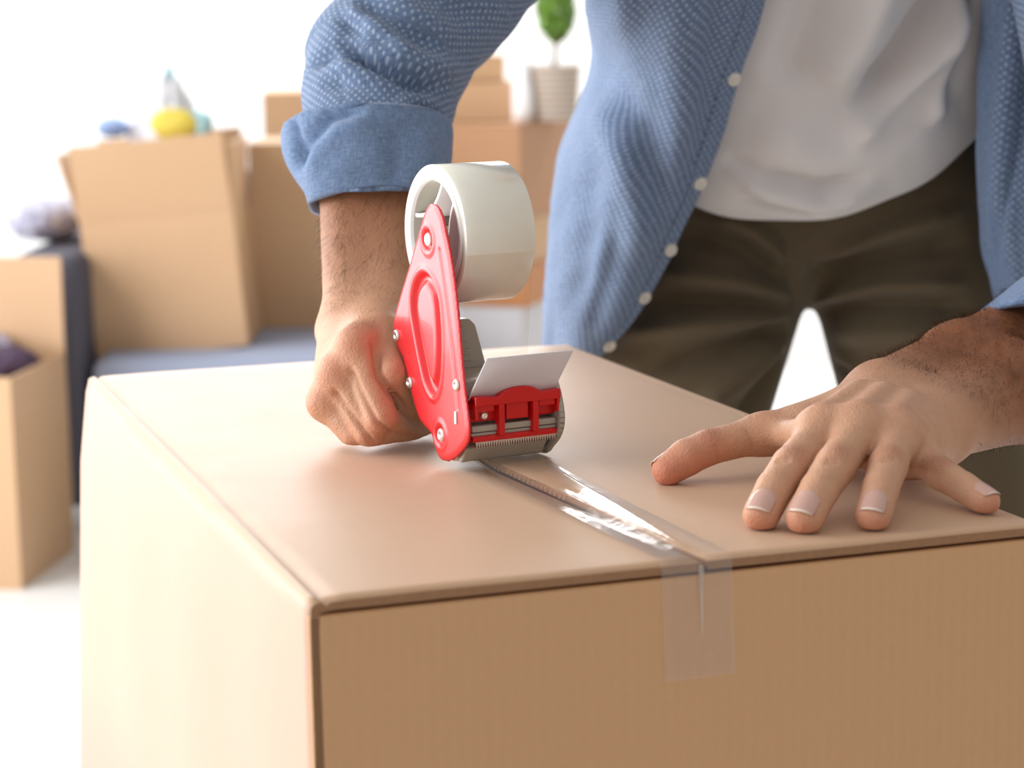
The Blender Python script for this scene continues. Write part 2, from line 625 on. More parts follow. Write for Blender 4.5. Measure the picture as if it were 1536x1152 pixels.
# ------------------------------------------------------------------ signed distance modelling
class SDF:
    def __init__(s, lo, hi, h):
        s.o = np.array(lo, dtype=np.float64)
        s.h = h
        s.n = np.ceil((np.array(hi) - s.o) / h).astype(int) + 1
        s.F = np.full(tuple(s.n), 1.0, dtype=np.float32)

    def block(s, lo, hi):
        a = np.clip(np.floor((np.array(lo) - s.o) / s.h).astype(int), 0, s.n)
        b = np.clip(np.ceil((np.array(hi) - s.o) / s.h).astype(int) + 1, 0, s.n)
        return a, b

    def cap(s, a, b, ra, rb=None, k=0.0, flat=None, cut=False):
        rb = ra if rb is None else rb
        a, b = np.array(a, float), np.array(b, float)
        m = k + 3 * s.h + max(ra, rb)
        i0, i1 = s.block(np.minimum(a, b) - m, np.maximum(a, b) + m)
        if np.any(i1 <= i0):
            return
        sl = tuple(slice(i0[i], i1[i]) for i in range(3))
        X = [(s.o[i] + s.h * np.arange(i0[i], i1[i]) - a[i]).astype(np.float32) for i in range(3)]
        x, y, z = X[0][:, None, None], X[1][None, :, None], X[2][None, None, :]
        ba = (b - a).astype(np.float32)
        L2 = float(ba @ ba) + 1e-12
        t = np.clip((x * ba[0] + y * ba[1] + z * ba[2]) / L2, 0, 1)
        dx, dy, dz = x - t * ba[0], y - t * ba[1], z - t * ba[2]
        q = dx * dx + dy * dy + dz * dz
        if flat is not None:
            n, fac = np.array(flat[0], float), flat[1]
            n = n / np.linalg.norm(n)
            q = q + (fac * fac - 1) * (dx * n[0] + dy * n[1] + dz * n[2]) ** 2
        d = np.sqrt(q) - (ra + (rb - ra) * t)
        G = s.F[sl]
        if cut:
            s.F[sl] = smax(G, -d, k)
        elif k > 0:
            hh = np.clip(0.5 + 0.5 * (G - d) / k, 0, 1)
            s.F[sl] = G + (d - G) * hh - k * hh * (1 - hh)
        else:
            s.F[sl] = np.minimum(G, d)

    def merge(s, other, k):
        G, d = s.F, other.F
        hh = np.clip(0.5 + 0.5 * (G - d) / k, 0, 1)
        s.F = (G + (d - G) * hh - k * hh * (1 - hh)).astype(np.float32)

    def plane(s, p, n):
        """keep the side n points away from"""
        n = np.array(n, float)
        n /= np.linalg.norm(n)
        X = [(s.o[i] + s.h * np.arange(s.n[i]) - p[i]).astype(np.float32) * n[i] for i in range(3)]
        d = X[0][:, None, None] + X[1][None, :, None] + X[2][None, None, :]
        s.F = np.maximum(s.F, d)

    def mesh(s):
        F, S = s.F, s.F < 0
        c = S[:-1, :-1, :-1].astype(np.int8)
        tot = np.zeros_like(c)
        for i in (0, 1):
            for j in (0, 1):
                for k in (0, 1):
                    tot += S[i:S.shape[0] - 1 + i, j:S.shape[1] - 1 + j, k:S.shape[2] - 1 + k]
        act = np.argwhere((tot > 0) & (tot < 8))
        idx = np.full(tot.shape, -1, dtype=np.int32)
        idx[tuple(act.T)] = np.arange(len(act))
        pos = np.zeros((len(act), 3))
        cnt = np.zeros(len(act))
        C = [(i, j, k) for i in (0, 1) for j in (0, 1) for k in (0, 1)]
        for p in C:
            for ax in range(3):
                if p[ax]:
                    continue
                q = list(p)
                q[ax] = 1
                f0 = F[tuple((act + p).T)]
                f1 = F[tuple((act + q).T)]
                m = (f0 < 0) != (f1 < 0)
                t = np.where(m, f0 / np.where(m, f0 - f1, 1), 0)
                e = np.array(p)[None, :] + t[:, None] * (np.array(q) - np.array(p))[None, :]
                pos += np.where(m[:, None], e, 0)
                cnt += m
        V = s.o + s.h * (act + pos / cnt[:, None])
        Q = []
        for ax in range(3):
            o1, o2 = [i for i in range(3) if i != ax]
            sa = [slice(1, -1)] * 3
            sb = [slice(1, -1)] * 3
            sa[ax], sb[ax] = slice(0, -1), slice(1, None)
            A, B = S[tuple(sa)], S[tuple(sb)]
            e = np.argwhere(A != B)
            if not len(e):
                continue
            ins = A[tuple(e.T)]
            off = np.zeros(3, int)
            off[o1] = off[o2] = 1
            e = e + off
            u1 = np.zeros(3, int)
            u1[o1] = 1
            u2 = np.zeros(3, int)
            u2[o2] = 1
            q = np.stack([idx[tuple((e - u1 - u2).T)], idx[tuple((e - u2).T)], idx[tuple(e.T)], idx[tuple((e - u1).T)]], 1)
            flip = ins if ax != 1 else ~ins
            q[~flip] = q[~flip][:, ::-1]
            Q.append(q)
        return V, np.concatenate(Q)


def smax(a, b, k):
    if k <= 0:
        return np.maximum(a, b)
    h = np.clip(0.5 - 0.5 * (a - b) / k, 0, 1)
    return a + (b - a) * h + k * h * (1 - h)


def normals(V, Q):
    n = np.zeros_like(V)
    fn = np.cross(V[Q[:, 2]] - V[Q[:, 0]], V[Q[:, 3 if Q.shape[1] == 4 else 2]] - V[Q[:, 1]])
    for k in range(Q.shape[1]):
        np.add.at(n, Q[:, k], fn)
    return n / (np.linalg.norm(n, axis=1)[:, None] + 1e-12)


def relax(V, Q, it=2, lam=0.5):
    for _ in range(it):
        S = np.zeros_like(V)
        c = np.zeros(len(V))
        for k in range(4):
            a, b = Q[:, k], Q[:, (k + 1) % 4]
            np.add.at(S, a, V[b])
            np.add.at(S, b, V[a])
            np.add.at(c, a, 1)
            np.add.at(c, b, 1)
        V = V + lam * (S / np.maximum(c, 1)[:, None] - V)
    return V


def segdist(P, a, b):
    a, b = np.asarray(a, float), np.asarray(b, float)
    ba = b - a
    t = np.clip(((P - a) @ ba) / (ba @ ba + 1e-12), 0, 1)
    return np.linalg.norm(P - a - t[:, None] * ba, axis=1), t


def folds(V, N, lines, view=(0, -1, 0.12), reach=0.20):
    """raise or sink ridges along 3-D polylines on the cloth, seen along `view` for the sideways distance only"""
    v = np.array(view, float)
    v /= np.linalg.norm(v)
    fac = np.clip((N @ v) * 2.0, 0, 1)
    W = V - (V @ v)[:, None] * v
    d = np.zeros(len(V))
    for pts, wd, amp in lines:
        best = np.full(len(V), 9.0)
        tt = np.zeros(len(V))
        near = np.full(len(V), 9.0)
        n = len(pts) - 1
        for i in range(n):
            a, b = np.asarray(pts[i], float), np.asarray(pts[i + 1], float)
            a2, b2 = a - (a @ v) * v, b - (b @ v) * v
            ds, t = segdist(W, a2, b2)
            d3, _ = segdist(V, a, b)
            m = ds < best
            best = np.where(m, ds, best)
            tt = np.where(m, (i + t) / n, tt)
            near = np.minimum(near, d3)
        tap = np.clip(np.minimum(tt, 1 - tt) * 5, 0, 1) * (near < reach)
        d += amp * np.exp(-(best / wd) ** 2) * tap * fac
    return V + N * d[:, None]


def spline_grid(ctrl, nu, nv):
    """Catmull-Rom through a net of control points -> dense grid (nv rows, nu columns)"""
    C = np.asarray(ctrl, float)

    def cr(A, n):
        m = len(A)
        out = []
        for t in np.linspace(0, m - 1, n):
            i = min(int(t), m - 2)
            f = t - i
            p0 = A[max(i - 1, 0)] if i > 0 else 2 * A[0] - A[1]
            p1, p2 = A[i], A[i + 1]
            p3 = A[i + 2] if i + 2 < m else 2 * A[-1] - A[-2]
            out.append(0.5 * (2 * p1 + (p2 - p0) * f + (2 * p0 - 5 * p1 + 4 * p2 - p3) * f * f + (3 * p1 - p0 - 3 * p2 + p3) * f ** 3))
        return np.array(out)
    rows = np.array([cr(r, nu) for r in C])
    return np.swapaxes(np.array([cr(rows[:, j], nv) for j in range(nu)]), 0, 1)


def grid_quads(nv, nu, wrap=False):
    Q = []
    for j in range(nv - 1):
        for i in range(nu if wrap else nu - 1):
            i2 = (i + 1) % nu
            Q.append((j * nu + i, j * nu + i2, (j + 1) * nu + i2, (j + 1) * nu + i))
    return np.array(Q)


def grid_uv(G):
    nv, nu = G.shape[:2]
    du = np.linalg.norm(np.diff(G, axis=1), axis=2)
    dv = np.linalg.norm(np.diff(G, axis=0), axis=2)
    u = np.concatenate([np.zeros((nv, 1)), np.cumsum(du, 1)], 1)
    v = np.concatenate([np.zeros((1, nu)), np.cumsum(dv, 0)], 0)
    return np.stack([u, v.mean(1, keepdims=True) + 0 * v], -1).reshape(-1, 2)


def solidify(o, th, off=0.0):
    m = o.modifiers.new('thickness', 'SOLIDIFY')
    m.thickness = th
    m.offset = off
    return o


# ------------------------------------------------------------------ setting
struct(obj('floor', bx(-3.0, 3.2, -0.6, 6.6, -0.05, 0.0), 'floor'))
# back wall with a wide high window
wb = struct(obj('wall_back', bx(-3.0, 3.2, 6.45, 6.55, 0.0, 1.65), 'wall'))
obj('wall_panel', bx(-3.0, -2.6, 6.45, 6.55, 1.65, 2.8), 'wall', wb)
obj('wall_panel', bx(1.4, 3.2, 6.45, 6.55, 1.65, 2.8), 'wall', wb)


def window(name, W, H, panes, mtx):
    """casement in local x (width) and z (height), centred on the origin"""
    bm = bmesh.new()
    t = 0.05
    box(bm, -W / 2, W / 2, -0.03, 0.03, -H / 2, -H / 2 + t)
    box(bm, -W / 2, W / 2, -0.03, 0.03, H / 2 - t, H / 2)
    for i in range(panes + 1):
        x = -W / 2 + t / 2 + (W - t) * i / panes
        box(bm, x - t / 2, x + t / 2, -0.03, 0.03, -H / 2 + t, H / 2 - t)
    o = struct(obj(name, bm, 'frame'))
    o.matrix_world = mtx
    for i in range(panes):
        x0 = -W / 2 + t + (W - t) * i / panes
        x1 = x0 + (W - t) / panes - t
        obj('pane', bx(x0, x1, -0.003, 0.003, -H / 2 + t, H / 2 - t), 'glass', o)
    return o


window('window_1', 4.0, 1.15, 4, Matrix.Translation((-0.6, 6.5, 2.225)))
wl = struct(obj('wall_left', bx(-2.6, -2.5, -0.6, 6.45, 0.0, 0.35), 'wall'))
obj('wall_panel', bx(-2.6, -2.5, -0.6, 0.35, 0.35, 2.8), 'wall', wl)
obj('wall_panel', bx(-2.6, -2.5, 4.05, 6.45, 0.35, 2.8), 'wall', wl)
obj('wall_panel', bx(-2.6, -2.5, 0.35, 4.05, 2.75, 2.8), 'wall', wl)
window('window_2', 3.7, 2.4, 3, Matrix.Translation((-2.55, 2.2, 1.55)) @ Matrix.Rotation(PI / 2, 4, 'Z'))
struct(obj('wall_right', bx(2.6, 2.7, -0.6, 6.45, 0.0, 2.8), 'taupe'))  # unseen wall, its dark tone chosen to cut light from the right
# ------------------------------------------------------------------ background furniture and cartons
def carton(label, loc, rz, w, d, h, mat, flaps=(), closed=True, group=None, ry=0.0, name='carton'):
    """origin: front right bottom corner; the box runs to -x and +y. flaps: (side, length, angle from upright)"""
    t = 0.005
    r = thing(name, label, 'box', loc, rz, group)
    r.rotation_euler = (0, ry, rz)
    obj('side_panel', bx(-w, 0, 0, t, 0, h), mat, r, bevel=0.0012)
    obj('side_panel', bx(-w, 0, d - t, d, 0, h), mat, r, bevel=0.0012)
    obj('side_panel', bx(-w, -w + t, t, d - t, 0, h), mat, r, bevel=0.0012)
    obj('side_panel', bx(-t, 0, t, d - t, 0, h), mat, r, bevel=0.0012)
    obj('bottom_panel', bx(-w + t, -t, t, d - t, 0.001, t), mat, r)
    if closed:
        g = 0.0015
        obj('flap', bx(-w, 0, 0, d / 2 - g, h, h + t), mat, r, bevel=0.0015)
        obj('flap', bx(-w, 0, d / 2 + g, d, h, h + t), mat, r, bevel=0.0015)
        obj('tape_strip', bx(-w - 0.0006, 0.0006, d / 2 - 0.024, d / 2 + 0.024, h + t, h + t + 0.0006), 'film_thin', r)
    for side, ln, ang in flaps:
        o = obj('flap', bx(-w if side in 'fb' else -d, 0 if side in 'fb' else 0, -t / 2, t / 2, 0, ln), mat, r, bevel=0.0015)
        if side == 'f':
            o.location = (0, t / 2, h)
            o.rotation_euler = (ang, 0, 0)
        elif side == 'b':
            o.location = (0, d - t / 2, h)
            o.rotation_euler = (-ang, 0, 0)
        elif side == 'r':
            o.rotation_euler = (0, ang, 0)
            o.matrix_local = Matrix.Translation((-t / 2, 0, h)) @ Matrix.Rotation(ang, 4, 'Y') @ Matrix.Rotation(-PI / 2, 4, 'Z')
        else:
            o.matrix_local = Matrix.Translation((-w + t / 2, 0, h)) @ Matrix.Rotation(-ang, 4, 'Y') @ Matrix.Rotation(-PI / 2, 4, 'Z')
    return r


def crumple(name, mat, loc, size, seed, label=None, cat=None, amp=0.25, taper=0.0, parent=None, group=None):
    r = np.random.default_rng(seed)
    bm = bmesh.new()
    bmesh.ops.create_icosphere(bm, subdivisions=4, radius=1.0)
    ks = r.normal(size=(9, 3)) * 3.0
    ph = r.uniform(0, 6.28, 9)
    for v in bm.verts:
        p = np.array(v.co)
        d = sum(abs(math.sin(ks[i] @ p + ph[i])) for i in range(9)) / 9 - 0.63
        q = p * (1 + amp * 2.2 * d)
        tz = (q[2] + 1) / 2
        s = 1 - taper * max(0, min(1, tz))
        v.co = (q[0] * s * size[0], q[1] * s * size[1], max(q[2], -0.95) * size[2])
    o = obj(name, bm, mat, parent, smooth=True)
    o.location = tuple(map(float, loc))
    if label:
        tag(o, label, cat, group)
    return o


# sofa behind the packing box
SY = 0.34
seat = at(140, 519, 4.2 + SY)
SZ = float(seat[2]) - 0.006
sf = thing('sofa', 'low blue-grey upholstered sofa with cartons standing on its seat', 'sofa', (-0.545, 4.5 + SY, 0))
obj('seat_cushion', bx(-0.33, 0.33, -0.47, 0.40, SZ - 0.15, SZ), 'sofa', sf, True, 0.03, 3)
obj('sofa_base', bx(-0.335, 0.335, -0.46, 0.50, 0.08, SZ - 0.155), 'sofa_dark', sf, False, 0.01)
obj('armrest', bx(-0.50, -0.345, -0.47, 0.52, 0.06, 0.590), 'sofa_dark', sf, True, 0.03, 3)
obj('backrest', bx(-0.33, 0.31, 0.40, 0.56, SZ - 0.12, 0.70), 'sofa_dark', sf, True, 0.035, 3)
for sx in (-0.29, 0.29):
    for sy in (-0.40, 0.42):
        bm = bmesh.new()
        tube(bm, (sx, sy, 0.0), (sx, sy, 0.08), 0.018, 0.024, 12)
        obj('leg', bm, 'wood', sf)

E1 = at(372, 506, 4.17 + SY)
big = carton('tall open carton on the sofa with its flaps up, stuffed with cloth', (E1[0], E1[1], SZ + 0.006), 0.0, 0.325, 0.29, 0.294, 'kraft_bg',
             (('f', 0.162, 0.10), ('b', 0.16, 0.12), ('l', 0.15, 0.22), ('r', 0.14, 0.10)), False, ry=-0.082)
E2 = at(560, 492, 4.47 + SY)
carton('closed carton on the sofa right behind the open one', (E2[0], E2[1], SZ + 0.001), 0.02, 0.27, 0.26, 0.414, 'kraft_bg2')
E3 = at(560, 300, 5.55)
st1 = carton('large carton on the floor behind the sofa, under another carton', (E3[0], 5.55, 0.0), 0.0, 0.30, 0.36, 0.45, 'kraft_bg')
carton('small carton stacked on the carton behind the sofa, its top showing beside the sleeve', (E3[0] - 0.02, 5.57, 0.456), 0.04, 0.26, 0.32,
       float(at(430, 138, 5.57)[2]) - 0.462, 'kraft_bg2')

# what sticks out of the open carton on the sofa
c0 = at(255, 215, 4.31 + SY)
crumple('cloth_bag', 'white_cloth', (c0[0], 4.33 + SY, c0[2] + 0.035), (0.088, 0.07, 0.115), 3, 'crumpled white bag rising to a peak out of the open carton on the sofa', 'bag', 0.45, 0.66)
c1 = at(262, 186, 4.25 + SY)
crumple('folded_cloth', 'yellow', (c1[0], 4.245 + SY, c1[2]), (0.050, 0.018, 0.034), 5, 'yellow cloth bulging out of the open carton on the sofa', 'cloth', 0.2)
c2 = at(302, 186, 4.27 + SY)
crumple('folded_cloth', 'teal', (c2[0], 4.26 + SY, c2[2]), (0.026, 0.022, 0.028), 6, 'pale teal cloth beside the yellow one in the open carton', 'cloth', 0.2)
c3 = at(255, 108, 4.36 + SY)
crumple('folded_cloth', 'teal', (c3[0], 4.345 + SY, c3[2] - 0.01), (0.018, 0.014, 0.026), 8, 'pale teal cloth tip sticking up above the white bag', 'cloth', 0.2, 0.5)
c4 = at(168, 192, 4.34 + SY)
crumple('folded_cloth', 'blue_cloth', (c4[0], 4.35 + SY, c4[2]), (0.034, 0.05, 0.022), 9, 'powder blue cloth in the left corner of the open carton', 'cloth', 0.12)
c5 = at(212, 190, 4.38 + SY)
crumple('folded_cloth', 'white_cloth', (c5[0], 4.37 + SY, c5[2] - 0.02), (0.03, 0.03, 0.04), 10, 'white cloth between the blue cloth and the peaked white bag', 'cloth', 0.2)

# patterned cloth lying on the arm of the sofa
c6 = at(56, 350, 4.3 + SY)
crumple('folded_blanket', 'patterned', (c6[0], 4.42 + SY, 0.590 + 0.047), (0.085, 0.17, 0.047), 12, 'folded grey and lilac patterned blanket lying on the arm of the sofa', 'blanket', 0.10)

# open carton on the floor at the left
p0 = atz(33, 885, 0.0)
p1 = atz(113, 824, 0.0)
dv = p1 - p0
a5 = math.atan2(-dv[0], dv[1])
lh = float(at(26, 567, p0[1])[2])
ld = float(np.hypot(dv[0], dv[1]))
carton('open carton standing on the white floor beside the sofa, one flap raised', (p0[0], p0[1], 0.0), a5, 0.34, ld, lh, 'kraft_bg',
       (('b', 0.193, 0.03), ('l', 0.15, 1.9)), False)
qd = np.array([math.cos(a5), math.sin(a5), 0])
qy = np.array([-math.sin(a5), math.cos(a5), 0])
cc = p0 - qd * 0.11 + qy * ld * 0.60
crumple('folded_cloth', 'purple', (cc[0] + 0.02, cc[1], lh - 0.004), (0.075, 0.07, 0.035), 21, 'dark plum cloth lying in the open carton on the floor', 'cloth', 0.2)
cc2 = cc - qd * 0.06 + qy * 0.03
crumple('folded_cloth', 'lilac', (cc2[0] + 0.02, cc2[1] + 0.05, lh + 0.018), (0.06, 0.06, 0.03), 22, 'pale lilac cloth on the plum cloth in the open floor carton', 'cloth', 0.2)

# stack of cartons with the potted plant
YS = 4.85
rzs = -0.36
zs = [0.0] + [float(at(781, y, YS)[2]) for y in (462, 400, 331, 187)]
cx = float(at(781, 300, YS)[0])
for i, (mt, lb) in enumerate((('white_cloth', 'white carton at the bottom of the stack that carries the potted plant'),
                              ('kraft_orange', 'flat orange-brown carton on the white carton in the stack'),
                              ('kraft_bg2', 'flat tan carton under the top carton of the plant stack'),
                              ('kraft_dark', 'shade-darkened carton at the top of the stack, right under the potted plant'))):
    carton(lb, (cx + (0.0, 0.012, -0.002, 0.0)[i], YS + (0, 0.006, 0.0, 0)[i], zs[i] + 0.0005), rzs + (0, 0.03, -0.02, 0)[i], 0.34, 0.40, zs[i + 1] - zs[i] - 0.006, mt)
top = zs[4]
e4 = at(769, 187, 5.02)
h4 = float(at(769, 122, 5.02)[2]) - top
carton('small tan carton beside the white vase on the plant stack', (e4[0], 5.03, top + 0.0005), 0.0, 0.20, 0.17, h4 - 0.006, 'kraft_bg')
e5 = at(757, 122, 5.06)
carton('smallest carton, on top of the small tan one under the sleeve', (e5[0], 5.06, top + h4 + 0.001), 0.05, 0.15, 0.12, float(at(757, 82, 5.06)[2]) - top - h4 - 0.007, 'kraft_bg2')
e6 = at(788, 187, 4.99)
va = thing('vase', 'small white vase beside the basket of the potted plant', 'vase', (e6[0], 5.0, top))
bm = bmesh.new()
lathe(bm, [(0.012, 0), (0.018, 0.004), (0.021, 0.03), (0.020, 0.07), (0.013, 0.105), (0.0125, 0.12), (0.016, 0.135), (0.0145, 0.135), (0.011, 0.12), (0.0115, 0.105), (0.018, 0.07), (0.018, 0.012), (0.0, 0.010)], 28)
obj('vase_body', bm, 'ceramic', va, True)

e7 = at(832, 187, 5.03)
pl = thing('potted_plant', 'round green potted plant in a whitewashed basket on the carton stack', 'plant', (e7[0], 5.04, top))
bm = bmesh.new()
lathe(bm, [(0.050, 0.0), (0.053, 0.004), (0.061, 0.115), (0.064, 0.122), (0.064, 0.128), (0.058, 0.128), (0.057, 0.10), (0.0, 0.10)], 36)
obj('basket', bm, 'wicker', pl, True)
bm = bmesh.new()
lathe(bm, [(0.0565, 0.098), (0.0565, 0.103), (0.03, 0.110), (0.0, 0.112)], 24)
obj('soil', bm, 'soil', pl, True)
bm = bmesh.new()
tube(bm, (0, 0, 0.10), (0.006, 0, 0.20), 0.006, 0.005, 10)
for i in range(7):
    a = i * 0.9
    tube(bm, (0.006, 0, 0.17), (0.006 + 0.035 * math.cos(a), 0.035 * math.sin(a), 0.215 + 0.02 * (i % 3)), 0.003, 0.0015, 8)
obj('stem', bm, 'stem', pl, True)
Vl, Ql = [], []
for i in range(900):
    u = rng.normal(size=3)
    u /= np.linalg.norm(u)
    rr = rng.uniform(0.55, 1.0) ** 0.5
    c = np.array([0.006, 0, 0.255]) + u * rr * np.array([0.047, 0.047, 0.075])
    s1 = np.cross(u, rng.normal(size=3))
    s1 /= np.linalg.norm(s1)
    s2 = np.cross(u, s1) * 0.6 + u * 0.5
    L, W = rng.uniform(0.010, 0.016), rng.uniform(0.005, 0.007)
    b = len(Vl)
    Vl += [c - s1 * L, c + s2 * W + u * 0.001, c + s1 * L, c - s2 * W + u * 0.001]
    Ql.append((b, b + 1, b + 2, b + 3))
o = fast_mesh('foliage', Vl, Ql, 'leaf', pl)
o['kind'] = 'stuff'
# ------------------------------------------------------------------ the big packing box, its support and the tape on it
ZB = 0.77                                   # height of the box top
YAW = 0.33492
BW, BL, BH = 0.4237, 0.7496, 0.35
BA = np.array([-0.1018, 1.0173, 0.0])       # front left corner
bu = np.array([math.cos(YAW), math.sin(YAW), 0])
bv = np.array([-math.sin(YAW), math.cos(YAW), 0])


def boxpt(x, y, z=0.0):
    return BA + bu * x + bv * y + np.array([0, 0, ZB + z])


def to_box(p):
    q = np.asarray(p) - BA
    return float(q @ bu), float(q @ bv)


tb = thing('table', 'low wooden table carrying the big carton', 'table', BA + np.array([0, 0, 0]), YAW)
TH = ZB - BH
obj('tabletop', bx(-0.012, BW + 0.012, -0.012, BL + 0.012, TH - 0.03, TH - 0.001), 'wood', tb, False, 0.004)
for x in (0.0, BW):
    for y in (0.0, BL):
        bm = bmesh.new()
        tube(bm, (x, y, 0), (x, y, TH - 0.03), 0.018, 0.024, 14)
        obj('leg', bm, 'wood', tb)

pk = thing('packing_box', 'big brown cardboard box in front, being taped shut by the man', 'box', BA + np.array([0, 0, TH]), YAW)
T = 0.0045
ztop = BH


def front_panel(y0, y1, lean=0.0):
    bm = bmesh.new()
    h = BH - T - 0.0022
    prism(bm, [(-lean, 0), (BW, 0), (BW, h), (0, h), (-lean * 0.4, h - 0.07), (-lean * 0.65, h - 0.18)], 1, y0, y1)
    return bm


obj('side_panel', front_panel(0.0, T), 'kraft_front', pk, False, 0.0012)
obj('side_panel', front_panel(BL - T, BL, 0.022), 'kraft_front', pk, False, 0.0012)
obj('bottom_panel', bx(T, BW - T, T, BL - T, 0.0005, T), 'kraft_front', pk)


def long_panel(sign):
    """long side and its top flap: one board bent over a rounded, slightly creased fold; faintly bowed"""
    n = 46
    # seam position across the top (local x) as a function of y
    pa, pb, pc = (0.2135, 0.0), to_box(atz(741, 701, ZB)), (0.2118, BL)

    def seam(y):
        if y < pb[1]:
            return pa[0] + (pb[0] - pa[0]) * y / pb[1]
        return pb[0] + (pc[0] - pb[0]) * (y - pb[1]) / (BL - pb[1])
    V, F = [], []
    for j in range(n + 1):
        y = BL * j / n
        bow = 0.0030 * math.sin(PI * y / BL) * (1 if sign < 0 else 0.6) + 0.0006 * math.sin(y * 31 + sign)
        sx = seam(y)
        edge = sx - 0.0016 if sign < 0 else sx + 0.0016
        fl = 0.023 * y / BL if sign < 0 else 0.0          # the old box leans out a little towards its far end
        # outline in (distance from the fold side, z)
        e = edge if sign < 0 else BW - edge
        lift = 0.0 if sign < 0 else 0.0026 * math.exp(-((y - 0.24) / 0.17) ** 2)
        drop = 0.0018 * math.exp(-((y - 0.24) / 0.17) ** 2) if sign < 0 else 0.0
        out = [(-bow * 0.2 - fl, 0.0), (-bow * 1.7 - fl * 0.65, 0.16), (-bow * 1.6 - fl * 0.38, 0.28), (-bow - fl * 0.06, BH - 0.012), (-bow * 0.9 + 0.0004, BH - 0.006), (0.0012, BH - 0.0022), (0.0035, BH - 0.0004),
               (0.0065, BH - 0.0002), (0.0088, BH - (0.0022 if sign < 0 else 0.0007)), (0.0112, BH - 0.0004), (0.02, BH), (0.06, BH + 0.0003), (0.12, BH + lift * 0.4 - drop * 0.4), (e - 0.02, BH + lift * 0.8 - drop * 0.8), (e, BH + lift - drop)]
        inn = [(e, BH + lift - drop - T), (e - 0.02, BH + lift * 0.8 - drop * 0.8 - T), (0.12, BH + lift * 0.4 - drop * 0.4 - T), (0.06, BH - T), (0.012, BH - T), (T + 0.001, BH - T - 0.001), (T - bow, BH - 0.014),
               (T - bow * 1.6 - fl * 0.38, 0.28), (T - bow * 1.7 - fl * 0.65, 0.16), (T - fl, 0.0)]
        for (a, z) in out + inn:
            V.append((a if sign < 0 else BW - a, y, z))
        m = len(out) + len(inn)
        if j:
            b = (j - 1) * m
            for i in range(m):
                F.append((b + i, b + (i + 1) % m, b + m + (i + 1) % m, b + m + i))
    m = len(V) // (n + 1)
    F.append(tuple(range(m)))
    F.append(tuple(range(n * m, n * m + m))[::-1])
    return V, F, m, seam


for sign in (-1, 1):
    V, F, m, seam = long_panel(sign)
    bm = bmesh.new()
    vs = [bm.verts.new(v) for v in V]
    for f in F:
        bm.faces.new([vs[i] for i in f])
    o = obj('side_panel_with_flap', bm, 'kraft_top', pk)
    o.data.materials.append(M['kraft_edge'])
    o.data.materials.append(M['kraft_side'])
    for p in o.data.polygons:
        if len(p.vertices) > 4:
            p.material_index = 1
        else:
            c = p.center
            e = abs(c[0] - seam(c[1]))
            if abs(p.normal[0]) > 0.7 and c[2] > BH - 0.02 and e < 0.004:
                p.material_index = 1
            elif abs(p.normal[0]) > 0.8:
                p.material_index = 2
            p.use_smooth = True
# minor flaps folded in below
for y0, y1 in ((0.002, 0.15), (BL - 0.15, BL - 0.002)):
    obj('inner_flap', bx(T + 0.002, BW - T - 0.002, y0, y1, BH - 2 * T - 0.003, BH - T - 0.0024), 'kraft_edge', pk, False, 0.001)
# flutes showing on the cut edge of the right flap along the seam
Vz, Qz = [], []
y = 0.17
k = 0
while y < 0.36:
    x = seam(y) + 0.0013
    zc = BH + 0.0026 * math.exp(-((y - 0.24) / 0.17) ** 2) - T / 2
    s = 1 if k % 2 else -1
    for dy, dz in ((0, -s), (0.0006, -s), (0.0036, s), (0.0030, s)):
        Vz.append((x, y + dy, zc + dz * 0.0017))
    b = len(Vz) - 4
    Qz.append((b, b + 1, b + 2, b + 3))
    y += 0.0032
    k += 1
ob = mesh('fluted_edge', Vz, Qz, 'kraft_top', pk, False)
ob['kind'] = 'stuff'
solidify(ob, 0.0004)

# clear tape: down the front face, along the top, up to the dispenser
ta, tb_ = atz(990, 850, ZB), atz(1095, 838, ZB)
tc, td = atz(705, 703, ZB), atz(800, 690, ZB)
la, lb = np.array(to_box(ta)), np.array(to_box(tb_))
lc, ld_ = np.array(to_box(tc)), np.array(to_box(td))
la[1] = lb[1] = -0.0006
nw, nl = 48, 90
V = []
hang = 0.062
for j in range(nl + 1):
    t = j / nl
    for i in range(nw + 1):
        s = i / nw
        if t < 0.16:                                   # hanging part on the front face
            x = la[0] + (lb[0] - la[0]) * s
            q = t / 0.16
            z = -hang * (1 - q) - 0.0004
            yy = -0.0012 - 0.0011 * math.exp(-((s - 0.50) / 0.05) ** 2) * q ** 3
            V.append((x + 0.002 * (1 - q), yy, BH + z))
        else:
            q = (t - 0.16) / 0.84
            e0 = la + (lc - la) * q
            e1 = lb + (ld_ - lb) * q
            p = e0 + (e1 - e0) * s
            z = 0.0035
            # loose spots: the film lifts slowly from the left and drops sharply on the right
            def lift(c, wl, wr, amp):
                d_ = (s - c)
                return amp * (max(0.0, 1 + d_ / wl) if d_ < 0 else max(0.0, 1 - d_ / wr)) ** 1.2
            e1_ = max(0.0, math.sin(PI * min(1, q / 0.76))) ** 0.5 if q < 0.76 else 0.0
            e2_ = max(0.0, math.sin(PI * min(1, max(0, (q - 0.04) / 0.84)))) ** 0.5
            r1 = lift(0.50 - 0.22 * q, 0.26, 0.07, 0.0026) * e1_
            r2 = lift(0.56 + 0.38 * q, 0.24, 0.06, 0.0024) * e2_
            z += 0.0032 * max(0, (q - 0.72) / 0.28) ** 1.5 + r1 + r2
            V.append((p[0], p[1], BH + z))
Qt_ = [tuple(q) for q in grid_quads(nl + 1, nw + 1)]
